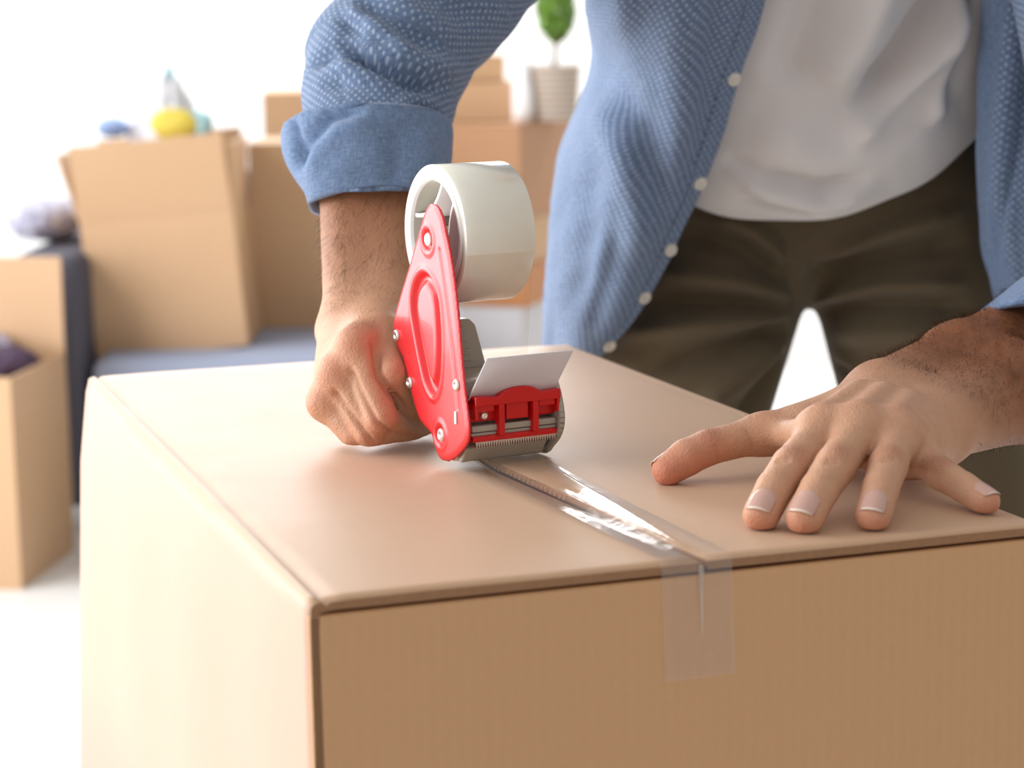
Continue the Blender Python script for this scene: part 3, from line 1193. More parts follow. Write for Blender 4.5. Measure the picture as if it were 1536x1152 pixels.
# added stacked film layers whose haze stands for the white crease highlight
xm = (la[0] + lb[0]) / 2 + 0.0015
for k in range(6):
    b = len(V)
    wd, ln = 0.0006 + 0.00022 * k, 0.012 + 0.0052 * k
    for t in (0.0, 0.5, 1.0):
        for sx in (-1, 1):
            V.append((xm + 0.0008 * t + sx * wd * (1 - 0.6 * t), -0.0030 - 0.0001 * k, BH - 0.0005 - ln * t))
    Qt_ += [(b, b + 1, b + 3, b + 2), (b + 2, b + 3, b + 5, b + 4)]
o = mesh('tape_strip', V, Qt_, 'film')
o.location = tuple(BA + np.array([0, 0, TH]))
o.rotation_euler = (0, 0, YAW)
tag(o, 'clear tape strip stuck down the middle of the big box', 'tape')
# ------------------------------------------------------------------ tape dispenser; local x: across (left plate to right guard), y: away along the tape, z: up
DY = 0.49
DO = np.array([-0.04008, 1.33634, ZB + 0.0045])
da = np.array([math.cos(DY), math.sin(DY), 0])
dt = np.array([-math.sin(DY), math.cos(DY), 0])
dsp = thing('tape_dispenser', 'red handheld packing tape dispenser gripped in the fist', 'dispenser', DO, DY)
mm = 0.001
OUT = [(18.9, 163.4), (12.3, 162.4), (5.9, 157.5), (0.8, 146.6), (-6, 130.4), (-11.6, 109.9), (-15.3, 89.3), (-18.1, 68.5), (-21.8, 47.8), (-25.7, 31.4),
       (-26.2, 22.2), (-23.2, 15.7), (-13.6, 8.2), (-2, 1.8), (7.7, -0.6), (15.4, -0.4), (21.9, 4.6), (26.5, 12.2), (30.3, 15.2), (44, 20), (51.6, 28), (55.4, 34.2),
       (65.6, 52.8), (69.3, 59), (75.4, 62.7), (79.2, 69), (81.6, 77.6), (79.3, 84.6), (70.2, 99), (56.8, 118), (42.7, 138.9), (30.9, 156.1), (24.8, 161.7)]
OUT = np.array(OUT) * mm


def smooth_loop(P, n=4):
    m = len(P)
    R = []
    for i in range(m):
        p0, p1, p2, p3 = P[i - 1], P[i], P[(i + 1) % m], P[(i + 2) % m]
        for k in range(n):
            f = k / n
            R.append(0.5 * (2 * p1 + (p2 - p0) * f + (2 * p0 - 5 * p1 + 4 * p2 - p3) * f * f + (3 * p1 - p0 - 3 * p2 + p3) * f ** 3))
    return np.array(R)


def inside(P, pts):
    x, y = pts[:, 0], pts[:, 1]
    c = np.zeros(len(pts), bool)
    n = len(P)
    for i in range(n):
        x0, y0 = P[i]
        x1, y1 = P[(i + 1) % n]
        m = ((y0 > y) != (y1 > y)) & (x < (x1 - x0) * (y - y0) / (y1 - y0 + 1e-15) + x0)
        c ^= m
    return c


def loop_dist(P, pts):
    d = np.full(len(pts), 9.0)
    for i in range(len(P)):
        a, b = P[i], P[(i + 1) % len(P)]
        ba = b - a
        t = np.clip(((pts - a) @ ba) / (ba @ ba + 1e-15), 0, 1)
        d = np.minimum(d, np.linalg.norm(pts - a - t[:, None] * ba, axis=1))
    return d


def stamped_plate(name, mat, parent, x0, relief_sign):
    """sheet-metal side plate, pressed drop-shaped panel, raised rivet seats, rolled rim"""
    P = smooth_loop(OUT)
    h = 0.0011
    lo, hi = P.min(0) - 0.003, P.max(0) + 0.003
    nx, ny = int((hi[0] - lo[0]) / h) + 2, int((hi[1] - lo[1]) / h) + 2
    gx, gy = lo[0] + h * np.arange(nx), lo[1] + h * np.arange(ny)
    G = np.stack(np.meshgrid(gx, gy, indexing='ij'), -1).reshape(-1, 2)
    d = loop_dist(P, G) * np.where(inside(P, G), 1, -1)
    # snap the vertices just outside the outline onto it
    keep = d > -h * 0.75
    near = (np.abs(d) <= h * 0.75)
    G2 = G.copy()
    for i in np.where(near)[0]:
        p = G[i]
        best, bd = None, 9
        for k in range(len(P)):
            a, b = P[k], P[(k + 1) % len(P)]
            ba = b - a
            t = min(1, max(0, float((p - a) @ ba / (ba @ ba + 1e-15))))
            q = a + t * ba
            dd = float(np.hypot(*(p - q)))
            if dd < bd:
                best, bd = q, dd
        G2[i] = best
    d = np.maximum(d, 0)

    def sst(a, b, v):
        t = np.clip((v - a) / (b - a), 0, 1)
        return t * t * (3 - 2 * t)
    s, u = G2[:, 0], G2[:, 1]
    # broad dished field inside the rim
    z = -0.0012 * (1 - sst(0.0, 0.0035, d))
    # pressed drop
    DR = smooth_loop(np.array([(31, 119), (22, 117), (14, 111), (9.5, 102), (7.5, 88), (7.5, 70), (10, 54), (14, 45), (20, 40), (26, 41.5), (32.7, 48), (40, 63), (47, 81), (50.5, 95), (47.5, 107), (40, 115.5)]) * mm, 3)
    dd = loop_dist(DR, G2) * np.where(inside(DR, G2), 1, -1)
    z += -0.0030 * sst(-0.0010, 0.0030, dd) + 0.0034 * sst(0.0045, 0.0100, dd) + 0.0013 * np.exp(-((dd + 0.0022) / 0.0018) ** 2)
    for (cs, cu, r) in ((24.9, 140.4, 6.8), (12.7, 15.3, 6.4)):
        q = np.hypot(s - cs * mm, u - cu * mm)
        z += -0.0022 * (1 - sst(r * mm * 0.75, r * mm * 1.15, q)) + 0.0009 * np.exp(-((q - r * mm * 1.35) / 0.0016) ** 2)
    # crease running down the front rim
    fr = np.array([(8, 135), (1, 110), (-4.5, 85), (-9, 60), (-13, 36)]) * mm
    cd_ = np.full(len(s), 9.0)
    for i in range(len(fr) - 1):
        a, b = fr[i], fr[i + 1]
        ba = b - a
        t = np.clip(((G2 - a) @ ba) / (ba @ ba), 0, 1)
        cd_ = np.minimum(cd_, np.linalg.norm(G2 - a - t[:, None] * ba, axis=1))
    z += -0.0010 * np.exp(-(cd_ / 0.0012) ** 2)
    idx = -np.ones(nx * ny, int)
    idx[keep] = np.arange(keep.sum())
    V = np.stack([x0 - relief_sign * z * 1.0, G2[:, 0], G2[:, 1]], -1)[keep]
    # negative z is away from the viewer (towards +x on the left plate)
    I = idx.reshape(nx, ny)
    q = np.stack([I[:-1, :-1], I[1:, :-1], I[1:, 1:], I[:-1, 1:]], -1).reshape(-1, 4)
    q = q[(q >= 0).all(1)]
    o = fast_mesh(name, V, q, mat, parent)
    solidify(o, 0.0014, -relief_sign * 0)
    return o


stamped_plate('side_plate', 'red', dsp, 0.0, 1)


def rivet(s, u, x, r, face=-1, parent=dsp):
    bm = bmesh.new()
    lathe(bm, [(r, 0.0), (r, 0.0008), (r * 0.86, 0.0016), (r * 0.5, 0.0021), (r * 0.42, 0.0013), (0.0, 0.0011)], 20,
          mtx=Matrix.Translation((x, s, u)) @ Matrix.Rotation(face * PI / 2, 4, 'Y'))
    return obj('rivet', bm, 'rivet', parent, True)


for s, u, x, r in ((24.9, 140.4, 1.2, 4.6), (74.8, 72.6, 0.3, 4.0), (55.9, 43.5, 0.3, 4.0), (-12.7, 51.6, 0.3, 4.0), (12.7, 15.3, 1.4, 4.6)):
    rivet(s * mm, u * mm, x * mm - 0.0008, r * mm)
# small slot tab punched through the plate
obj('tab', bx(-0.0016, 0.004, -0.0122, -0.0094, 0.0262, 0.0345), 'white_plastic', dsp, False, 0.0004).rotation_euler = (0, 0, 0)

# body between the plates: bottom shoe, cross wall, right guard
bm = bmesh.new()
prism(bm, [(-0.009, 0.0005), (-0.0165, 0.0105), (-0.010, 0.014), (0.020, 0.014), (0.026, 0.008), (0.020, 0.0005)], 0, 0.003, 0.062)
obj('body_shoe', bm, 'beige', dsp, False, 0.0012)
G = [(-13, 50), (-20, 44), (-24.5, 33), (-25.5, 23), (-21, 14), (-12, 6.5), (-4, 1), (12, 1), (26, 8), (44, 20), (55, 34), (56, 46), (48, 51), (30, 52), (8, 52)]
bm = bmesh.new()
prism(bm, [(a * mm, b * mm) for a, b in smooth_loop(np.array(G, float), 3)], 0, 0.0665, 0.0705)
obj('side_guard', bm, 'beige', dsp, True, 0.0012)
# rim of the guard
bm = bmesh.new()
L = smooth_loop(np.array(G, float) * mm, 3)
for i in range(len(L)):
    tube(bm, (0.0675, *L[i]), (0.0675, *L[(i + 1) % len(L)]), 0.0022, None, 8, False)
obj('guard_rim', bm, 'beige', dsp, True)
obj('cross_wall', bx(0.002, 0.066, -0.004, 0.006, 0.014, 0.052), 'beige', dsp, False, 0.001)
obj('body_deck', bx(0.002, 0.066, 0.006, 0.052, 0.047, 0.0505), 'beige', dsp, False, 0.001)
bm = bmesh.new()
prism(bm, [(0.004, 0.050), (0.0535, 0.050), (0.0455, 0.079), (0.041, 0.0835), (0.004, 0.0835)], 1, 0.050, 0.058)
rb = obj('ribbed_wall', bm, 'beige', dsp, False, 0.0012)
for k in range(6):
    zz = 0.0555 + 0.0042 * k
    obj('rib', bx(0.012, 0.0415 - 0.0009 * k, 0.0485, 0.0505, zz, zz + 0.0017), 'beige', rb, False, 0.0006)
# roller on the bottom
bm = bmesh.new()
tube(bm, (0.0025, 0.001, 0.0064), (0.061, 0.001, 0.0064), 0.0066, None, 28)
obj('roller', bm, 'white_plastic', dsp, True, 0.0008)

# toothed blade
bm = bmesh.new()
n = 33
pts = [(0.007, 0.0170)]
for i in range(n):
    x = 0.007 + 0.058 * i / n
    pts += [(x, 0.0150), (x + 0.058 / n * 0.5, 0.0113)]
pts += [(0.065, 0.0150), (0.065, 0.0170)]
prism(bm, pts, 1, -0.0222, -0.0215)
obj('blade', bm, 'steel', dsp)
obj('blade_holder', bx(0.005, 0.066, -0.0228, -0.012, 0.0153, 0.0190), 'red_plastic', dsp, False, 0.0008)
obj('blade_bar', bx(0.005, 0.066, -0.0215, -0.004, 0.0215, 0.0255), 'beige', dsp, False, 0.0008)
obj('blade_bar', bx(0.005, 0.066, -0.0205, -0.004, 0.0188, 0.0210), 'beige', dsp, False, 0.0006)

# red blade cover with its hump, two legs and screws
cv = obj('blade_cover', bx(0.0055, 0.0665, -0.0185, -0.010, 0.0275, 0.0385), 'red_plastic', dsp, False, 0.0012)
bm = bmesh.new()
pts = [(0.0055, 0.0385)]
for k in range(41):
    x = 0.0055 + 0.0615 * k / 40
    z = 0.0440 + 0.0016 * (math.cos(2 * PI * (x - 0.036) / 0.058) * -1) * 0.6
    if abs(x - 0.0375) < 0.0150:
        z = max(z, 0.0430 + 0.0062 * math.sqrt(max(0, 1 - ((x - 0.0375) / 0.0150) ** 2)))
    pts.append((x, z))
pts += [(0.0670, 0.0385)]
prism(bm, pts, 1, -0.0262, -0.0150)
obj('cover_lip', bm, 'red_plastic', cv, False, 0.0009)
for x in (0.0055, 0.0645):
    obj('cover_cheek', bx(x, x + 0.0022, -0.0255, -0.012, 0.0300, 0.0440), 'red_plastic', cv, False, 0.0006)
for x in (0.0225, 0.0470):
    obj('cover_leg', bx(x, x + 0.0042, -0.0255, -0.0180, 0.0185, 0.0400), 'red_plastic', cv, False, 0.0008)
obj('cover_plate', bx(0.0290, 0.0450, -0.0228, -0.0180, 0.0280, 0.0400), 'red_plastic', cv, False, 0.0008)
obj('cover_plate', bx(0.0075, 0.0200, -0.0240, -0.0180, 0.0345, 0.0405), 'red_plastic', cv, False, 0.0008)
obj('cover_plate', bx(0.0520, 0.0640, -0.0240, -0.0180, 0.0345, 0.0405), 'red_plastic', cv, False, 0.0008)
for x in (0.0150, 0.0500):
    bm = bmesh.new()
    lathe(bm, [(0.0029, 0), (0.0029, 0.0008), (0.0022, 0.0018), (0.0010, 0.0022), (0.0, 0.0016)], 18, mtx=Matrix.Translation((x, -0.0186, 0.0315)) @ Matrix.Rotation(PI / 2, 4, 'X'))
    obj('screw', bm, 'rivet', dsp, True)

# milky flap leaning out towards the front
bm = bmesh.new()
prism(bm, [(-0.0165, 0.0425), (-0.0440, 0.0725), (-0.0447, 0.0718), (-0.0175, 0.0415)], 0, 0.0045, 0.0660)
obj('tension_flap', bm, 'flap', dsp, False, 0.0003, 1)

# pistol grip inside the fist
bm = bmesh.new()
w0 = np.array([-0.0570, 1.428, 0.832])
w1 = np.array([-0.0930, 1.430, 0.789])


def dl(p):
    q = np.asarray(p) - DO
    return (float(q @ da), float(q @ dt), float(q[2]))


tube(bm, (0.022, 0.060, 0.056), dl(w0), 0.016, 0.0155, 20)
tube(bm, dl(w0), dl(w1), 0.0155, 0.0135, 20)
obj('grip', bm, 'black', dsp, True, 0.0)

# spindle hub: three bowed walls inside the core
HC = np.array([36.7, 142.0]) * mm
R0, R1 = 0.0452, 0.0352
hub = None
bm = bmesh.new()
ang = [math.radians(a) for a in (112, 20, 245, 172)]
tri = [math.radians(a) for a in (122, 232, 2)]
for a0, a1 in ((18, 104), (138, 224), (258, 344)):
    a0, a1 = math.radians(a0), math.radians(a1)
    p0 = HC + 0.0335 * np.array([math.cos(a0), math.sin(a0)])
    p1 = HC + 0.0335 * np.array([math.cos(a1), math.sin(a1)])
    m_ = (p0 + p1) / 2
    ctr = HC + (m_ - HC) * 0.42
    prev = None
    for k in range(15):
        f = k / 14
        q = (1 - f) ** 2 * p0 + 2 * f * (1 - f) * ctr + f * f * p1
        dq = 2 * (1 - f) * (ctr - p0) + 2 * f * (p1 - ctr)
        nrm = np.array([-dq[1], dq[0]]) / np.linalg.norm(dq) * 0.0013
        ring = [bm.verts.new((x, *(q + s * nrm))) for x, s in ((0.012, -1), (0.012, 1), (0.052, 1), (0.052, -1))]
        if prev:
            for i in range(4):
                bm.faces.new((prev[i], prev[(i + 1) % 4], ring[(i + 1) % 4], ring[i]))
        else:
            bm.faces.new(ring)
        prev = ring
    bm.faces.new(prev[::-1])
obj('spindle', bm, 'white_plastic', dsp, True)
bm = bmesh.new()
lathe(bm, [(0.0338, 0.012), (0.0350, 0.012), (0.0350, 0.058), (0.0338, 0.058)], 56, True, Matrix.Translation((0, *HC)) @ Matrix.Rotation(PI / 2, 4, 'Y'))
obj('spindle_ring', bm, 'beige', dsp, True)
bm = bmesh.new()
tube(bm, (0.001, 0.0249, 0.1404), (0.02, 0.0249, 0.1404), 0.004, None, 16)
tube(bm, (0.048, *HC), (0.057, *HC), 0.0328, None, 40)
tube(bm, (0.012, *HC), (0.05, *HC), 0.005, None, 16)
obj('spindle_back', bm, 'beige', dsp)

# the roll of tape itself
rl = thing('tape_roll', 'thick roll of clear packing tape mounted on the red dispenser', 'tape', DO + np.array([0, 0, HC[1]]) + dt * HC[0], DY)
bm = bmesh.new()
mt = Matrix.Rotation(PI / 2, 4, 'Y')
lathe(bm, [(0.0390, 0.0102), (0.0448, 0.0102), (R0, 0.0106), (R0, 0.0594), (0.0448, 0.0598), (0.0390, 0.0598)], 96, True, mt)
obj('tape_winding', bm, 'roll', rl, True)
bm = bmesh.new()
lathe(bm, [(R1, 0.0098), (0.0391, 0.0098), (0.0391, 0.0602), (R1, 0.0602)], 96, True, mt)
obj('core', bm, 'white_plastic', rl, True)
# span of tape running from the roll down to the roller
V, Q = [], []
path = [(-44.6, -6), (-43.0, -18), (-38.5, -40), (-34.0, -70), (-31.0, -100), (-33.5, -128), (-38.0, -137), (-42.0, -139.5), (-52.0, -141.0), (-64.0, -141.6)]
for a, b in path:
    for x in (0.0108, 0.0592):
        V.append((x, a * mm, b * mm))
for i in range(len(path) - 1):
    Q.append((2 * i, 2 * i + 1, 2 * i + 3, 2 * i + 2))
mesh('tape_span', V, Q, 'film_thin', rl, True)
# ------------------------------------------------------------------ the man
man = thing('person', 'man bending over the big box in an open blue shirt, white T-shirt and olive trousers', 'person', (0.28, 2.05, 0.0))


def rel(o):
    o.location = (-0.28, -2.05, 0.0)
    return o


def outward(V, Q):
    a, b, c = V[Q[:, 0]], V[Q[:, 1]], V[Q[:, 2]]
    vol = np.einsum('ij,ij->i', a, np.cross(b, c)).sum()
    if Q.shape[1] == 4:
        vol += np.einsum('ij,ij->i', a, np.cross(c, V[Q[:, 3]])).sum()
    return Q if vol > 0 else Q[:, ::-1]


A = np.asarray
# ---- joints of the right arm (on the left of the picture) and its fist round the grip
SR = A([0.065, 1.80, 1.215])
ER = at(567, 92, 1.665)
WR = at(548, 474, 1.495)
FIST = {
    'index': (at(574, 502, 1.428), at(589, 560, 1.398), at(611, 612, 1.412), at(640, 640, 1.440)),
    'middle': (at(535, 518, 1.408), at(572, 626, 1.386), at(612, 652, 1.412), at(650, 640, 1.446)),
    'ring': (at(507, 560, 1.410), at(555, 648, 1.390), at(600, 657, 1.412), at(640, 640, 1.450)),
    'pinky': (at(489, 603, 1.414), at(533, 654, 1.398), at(575, 656, 1.418), at(610, 640, 1.450)),
}
FR = {'index': (0.0117, 0.0106, 0.0092, 0.0081), 'middle': (0.0122, 0.0109, 0.0093, 0.0083), 'ring': (0.0115, 0.0103, 0.0089, 0.0080), 'pinky': (0.0106, 0.0093, 0.0080, 0.0071)}
H1 = 0.0016


dRU = (SR - ER) / np.linalg.norm(SR - ER)
CUT = {'ra': (ER + dRU * 0.060, dRU), 'ru': (ER + dRU * 0.085, dRU)}


def right_arm():
    hand = SDF((-0.165, 1.355, 0.764), (0.03, 1.56, 0.90), H1)
    for n in FIST:
        f = SDF((-0.165, 1.355, 0.764), (0.03, 1.56, 0.90), H1) if False else None
        p, r = FIST[n], FR[n]
        # each finger is blended in itself, then set hard against its neighbours so the creases stay
        hand.cap(p[0], p[1], r[0] * 0.98, r[1] * 1.02, 0.0012)
        hand.cap(p[1], p[2], r[1] * 0.98, r[2], 0.0012)
        hand.cap(p[2], p[3], r[2], r[3], 0.0012)
        pass
    o = hand.o
    palm = SDF(o, o + H1 * (hand.n - 1), H1)
    wr = {'index': at(590, 470, 1.497), 'middle': at(562, 472, 1.492), 'ring': at(535, 482, 1.488), 'pinky': at(515, 500, 1.480)}
    for n in FIST:
        palm.cap(FIST[n][0], wr[n], 0.0120 if n != 'pinky' else 0.0110, 0.0170, 0.014)
        palm.cap(FIST[n][0], FIST[n][0], FR[n][0] * 1.02, None, 0.010)
    # thumb on the far side of the grip
    c0, c1, c2, c3 = at(585, 486, 1.485), at(606, 520, 1.468), at(622, 556, 1.456), at(640, 585, 1.452)
    palm.cap(c0, c1, 0.018, 0.012, 0.010)
    palm.cap(c1, c2, 0.012, 0.010, 0.006)
    palm.cap(c2, c3, 0.010, 0.008, 0.004)
    palm.cap(FIST['pinky'][0] + A([0.012, 0.02, -0.012]), wr['pinky'] + A([0.006, 0, -0.006]), 0.013, 0.014, 0.012)
    hand.merge(palm, 0.0065)
    # full arm volume
    S = SDF((-0.17, 1.355, 0.764), (0.075, 1.74, 1.09), H1)
    i0 = np.round((hand.o - S.o) / H1).astype(int)
    hand_o_shift = hand.o - (S.o + i0 * H1)
    S.o = S.o + hand_o_shift
    n = hand.n
    S.F[i0[0]:i0[0] + n[0], i0[1]:i0[1] + n[1], i0[2]:i0[2] + n[2]] = hand.F
    ex = A([0.014, 0, 0])
    m = (ER + WR) / 2
    w1 = at(549, 462, 1.500)
    S.cap(w1 - ex * 0.85, m - ex * 0.9 + A([0, 0, 0.02]), 0.0185, 0.0265, 0.018)
    S.cap(w1 + ex * 1.2, m + ex * 0.9 + A([0, 0, 0.02]), 0.0185, 0.0265, 0.018)
    S.cap(m - ex * 0.9 + A([0, 0, 0.02]), ER - ex * 0.6, 0.0265, 0.034, 0.02)
    S.cap(m + ex * 0.9 + A([0, 0, 0.02]), ER + ex * 0.6, 0.0265, 0.034, 0.02)
    S.cap(ER, ER + dRU * 0.09, 0.036, 0.038, 0.02)
    S.cap(at(500, 500, 1.487), at(500, 500, 1.487), 0.010, None, 0.012)      # ulna head
    S.plane(*CUT['ra'])
    S.F = np.maximum(S.F, (ZB + 0.0052 - (S.o[2] + S.h * np.arange(S.n[2]))).astype(np.float32)[None, None, :])
    return S.mesh()


# ---- the left hand spread flat on the box
ZH = ZB + 0.0012
LH = {}
for n, (pp, ys) in {'index': (((1142, 772), (1162, 733), (1187, 699), (1232, 650)), (1.1576, 1.176, 1.1959, 1.2343)),
                    'middle': (((1207, 776), (1229, 735), (1253, 699), (1290, 647)), (1.1483, 1.167, 1.1879, 1.2318)),
                    'ring': (((1310, 773), (1321, 733), (1332, 699), (1345, 655)), (1.1525, 1.172, 1.1927, 1.2354)),
                    'pinky': (((1478, 752), (1446, 731), (1412, 711), (1372, 674)), (1.1867, 1.202, 1.2182, 1.252)),
                    'thumb': (((1002, 705), (1030, 686), (1062, 671), (1142, 651)), (1.2748, 1.279, 1.2858, 1.3009))}.items():
    LH[n] = [at(p[0], p[1], y) for p, y in zip(pp, ys)]
LR = {'index': (0.0104, 0.0108, 0.0120, 0.0128), 'middle': (0.0107, 0.0112, 0.0125, 0.0134), 'ring': (0.0102, 0.0106, 0.0118, 0.0128),
      'pinky': (0.0085, 0.0090, 0.0102, 0.0116), 'thumb': (0.0100, 0.0116, 0.0116, 0.0125)}
EL = at(1690, 470, 1.56)
SL = A([0.475, 1.75, 1.12])
H2 = 0.0014


dLU = (SL - EL) / np.linalg.norm(SL - EL)
CUT['la'], CUT['lu'] = (EL + dLU * 0.050, dLU), (EL + dLU * 0.085, dLU)


def left_arm():
    lo, hi = A([0.07, 1.12, 0.764]), A([0.53, 1.65, 0.96])
    S = SDF(lo, hi, H2)
    for n, p in LH.items():
        r = LR[n]
        S.cap(p[0], p[1], r[0], r[1], 0.0015)
        S.cap(p[1], p[2], r[1] * 0.97, r[2] * 0.97, 0.0015)
        S.cap(p[2], p[3], r[2] * 0.95, r[3] * 0.92, 0.0015)
        pass
    Pm = SDF(lo, hi, H2)
    wri = {'index': at(1318, 596, 1.350), 'middle': at(1345, 606, 1.338), 'ring': at(1378, 620, 1.325), 'pinky': at(1408, 640, 1.310)}
    for n in wri:
        Pm.cap(LH[n][3], wri[n], 0.0132 if n != 'pinky' else 0.0115, 0.0180, 0.016)
        Pm.cap(LH[n][3], LH[n][3], LR[n][3] * 1.02, None, 0.012)
    # thumb metacarpal, web, thenar and hypothenar
    cm = at(1275, 632, 1.338)
    Pm.cap(LH['thumb'][3], cm, 0.0118, 0.017, 0.012)
    Pm.cap(LH['thumb'][3] + A([0.012, -0.002, 0]), LH['index'][3] + A([-0.003, 0.014, -0.003]), 0.0085, 0.0105, 0.014)
    Pm.cap(at(1210, 640, 1.305), at(1300, 612, 1.345), 0.014, 0.017, 0.012)
    Pm.cap(LH['pinky'][3] + A([0, 0.004, -0.004]), at(1410, 662, 1.300), 0.0105, 0.014, 0.012)
    Pm.cap(LH['index'][3] + A([0.004, 0.008, -0.010]), LH['pinky'][3] + A([-0.004, 0.004, -0.006]), 0.010, 0.009, 0.012)
    # webs between the roots of the fingers
    for a, b in (('index', 'middle'), ('middle', 'ring'), ('ring', 'pinky')):
        qa = LH[a][3] * 0.74 + LH[a][2] * 0.26 - A([0, 0, 0.003])
        qb = LH[b][3] * 0.74 + LH[b][2] * 0.26 - A([0, 0, 0.003])
        Pm.cap(qa, qb, 0.0068, None, 0.006)
    S.merge(Pm, 0.009)
    # extensor tendons and veins on the back of the hand
    for n, t, lift in (('index', 0.0, 0.0115), ('middle', 0.0, 0.0120), ('ring', 0.0, 0.0115), ('pinky', 0, 0.0095)):
        a = LH[n][3] + A([0, 0.002, lift])
        b = wri[n] * 0.62 + LH[n][3] * 0.38 + A([0, 0, lift + 0.0035])
        S.cap(a, b, 0.0030, 0.0022, 0.009)
    for pts in (((1262, 610, 1.30), (1300, 612, 1.29), (1328, 622, 1.275)), ((1300, 600, 1.325), (1345, 618, 1.30), (1368, 640, 1.275))):
        q = [at(*p) for p in pts]
        for a, b in zip(q, q[1:]):
            S.cap(a, b, 0.0020, None, 0.005)
    # forearm: radius side and ulna side
    rad = [(at(1322, 592, 1.352), 0.021), (at(1440, 548, 1.440), 0.0275), (at(1560, 502, 1.510), 0.034), (EL + A([-0.004, 0.01, 0.012]), 0.038)]
    uln = [(at(1414, 640, 1.308), 0.0195), (at(1536, 597, 1.400), 0.0285), (at(1620, 565, 1.470), 0.033), (EL + A([0.012, -0.01, -0.016]), 0.036)]
    for ch in (rad, uln):
        for (a, ra), (b, rb_) in zip(ch, ch[1:]):
            S.cap(a, b, ra, rb_, 0.016)
    S.cap(at(1410, 618, 1.345), at(1500, 575, 1.42), 0.021, 0.028, 0.02)
    S.cap(at(1372, 600, 1.335), at(1372, 600, 1.335), 0.012, None, 0.014)
    S.cap(EL, EL + dLU * 0.09, 0.036, 0.040, 0.02)
    S.plane(*CUT['la'])
    S.F = np.maximum(S.F, (ZH - (S.o[2] + S.h * np.arange(S.n[2]))).astype(np.float32)[None, None, :])
    return S.mesh()


def upper_body():
    S = SDF((-0.14, 1.50, 0.78), (0.60, 2.25, 1.62), 0.009)
    pv, ch, nk = A([0.29, 2.09, 0.95]), A([0.275, 1.925, 1.135]), A([0.27, 1.80, 1.25])
    S.cap(pv - A([0.05, 0, 0]), pv + A([0.05, 0, 0]), 0.070, None, 0.03)
    S.cap(pv, ch, 0.062, 0.078, 0.05)
    S.cap(ch - A([0.06, 0, 0]), ch + A([0.06, 0, 0]), 0.078, None, 0.05)
    S.cap(SR + A([0.02, 0.03, 0]), SL + A([-0.02, 0.055, 0.02]), 0.050, 0.050, 0.05)
    S.cap(SR, ER + dRU * 0.05, 0.050, 0.040, 0.03)
    S.cap(SL, EL + dLU * 0.05, 0.050, 0.041, 0.03)
    S.plane(CUT['ru'][0], -CUT['ru'][1])
    S.plane(CUT['lu'][0], -CUT['lu'][1])
    S.cap(A([0.27, 1.83, 1.18]), nk, 0.075, 0.06, 0.03)
    hd = A([0.265, 1.70, 1.41])
    S.cap(nk, A([0.268, 1.735, 1.345]), 0.056, 0.054, 0.02)
    S.cap(hd + A([0, 0.025, 0.02]), hd + A([0, -0.012, 0.03]), 0.078, 0.074, 0.02)
    S.cap(hd + A([0, -0.035, -0.01]), hd + A([0, -0.055, -0.065]), 0.055, 0.036, 0.025)
    S.cap(hd + A([0, -0.088, 0.0]), hd + A([0, -0.108, -0.032]), 0.009, 0.013, 0.012)
    S.cap(hd + A([-0.016, -0.089, -0.052]), hd + A([0.016, -0.089, -0.052]), 0.0075, None, 0.004)
    for sx in (-1, 1):
        S.cap(hd + A([0.020 * sx, -0.070, 0.026]), hd + A([0.042 * sx, -0.060, 0.024]), 0.012, None, 0.010)
        S.cap(hd + A([0.034 * sx, -0.058, -0.022]), hd + A([0.045 * sx, -0.045, -0.030]), 0.022, None, 0.015)
        S.cap(hd + A([0.076 * sx, 0.01, 0.0]), hd + A([0.080 * sx, 0.014, -0.03]), 0.016, 0.011, 0.006)
    return S.mesh()


VR, QR = right_arm()
QR = outward(VR, QR)
VL, QL = left_arm()
QL = outward(VL, QL)
VU, QU = upper_body()
QU = outward(VU, QU)
VR, VL, VU = relax(VR, QR, 1, 0.5), relax(VL, QL, 2, 0.4), relax(VU, QU, 3, 0.5)
# creases between the curled fingers, over the knuckles of the flat hand and across the thumb
VR = folds(VR, normals(VR, QR), [([at(x, y, 1.395) for x, y in pl_], 0.0021, -0.0034) for pl_ in (
    ((556, 505), (562, 523), (568, 562), (586, 589), (622, 628)), ((522, 548), (528, 562), (546, 596), (568, 634), (588, 650), (634, 662)),
    ((498, 582), (503, 591), (516, 609), (537, 632), (559, 661), (572, 672)))], (0, -1, 0.2), 0.05)
VL = folds(VL, normals(VL, QL), [([at(x, y, yy) for x, y in pl_], 0.0012, -0.0011) for yy, pl_ in (
    (1.19, ((1158, 700), (1172, 702), (1186, 698))), (1.19, ((1162, 693), (1174, 694), (1186, 691))),
    (1.18, ((1231, 702), (1245, 704), (1260, 701))), (1.18, ((1234, 694), (1246, 696), (1258, 693))),
    (1.19, ((1314, 701), (1328, 703), (1344, 702))), (1.19, ((1318, 694), (1330, 696), (1342, 695))),
    (1.28, ((1070, 668), (1077, 684), (1080, 705))), (1.30, ((1112, 655), (1122, 672), (1128, 694))))], (0, -0.8, 0.5), 0.04)
ZMIN = ZB + 0.0008
VL[:, 2] = np.maximum(VL[:, 2], ZMIN)

# ---- colouring that belongs to the skin: flushed knuckles and tips, tanned forearms; plus painted wrinkle shade
tone = {}


def spot(V, c, r):
    return np.exp(-(np.linalg.norm(V - c, axis=1) / r) ** 2)


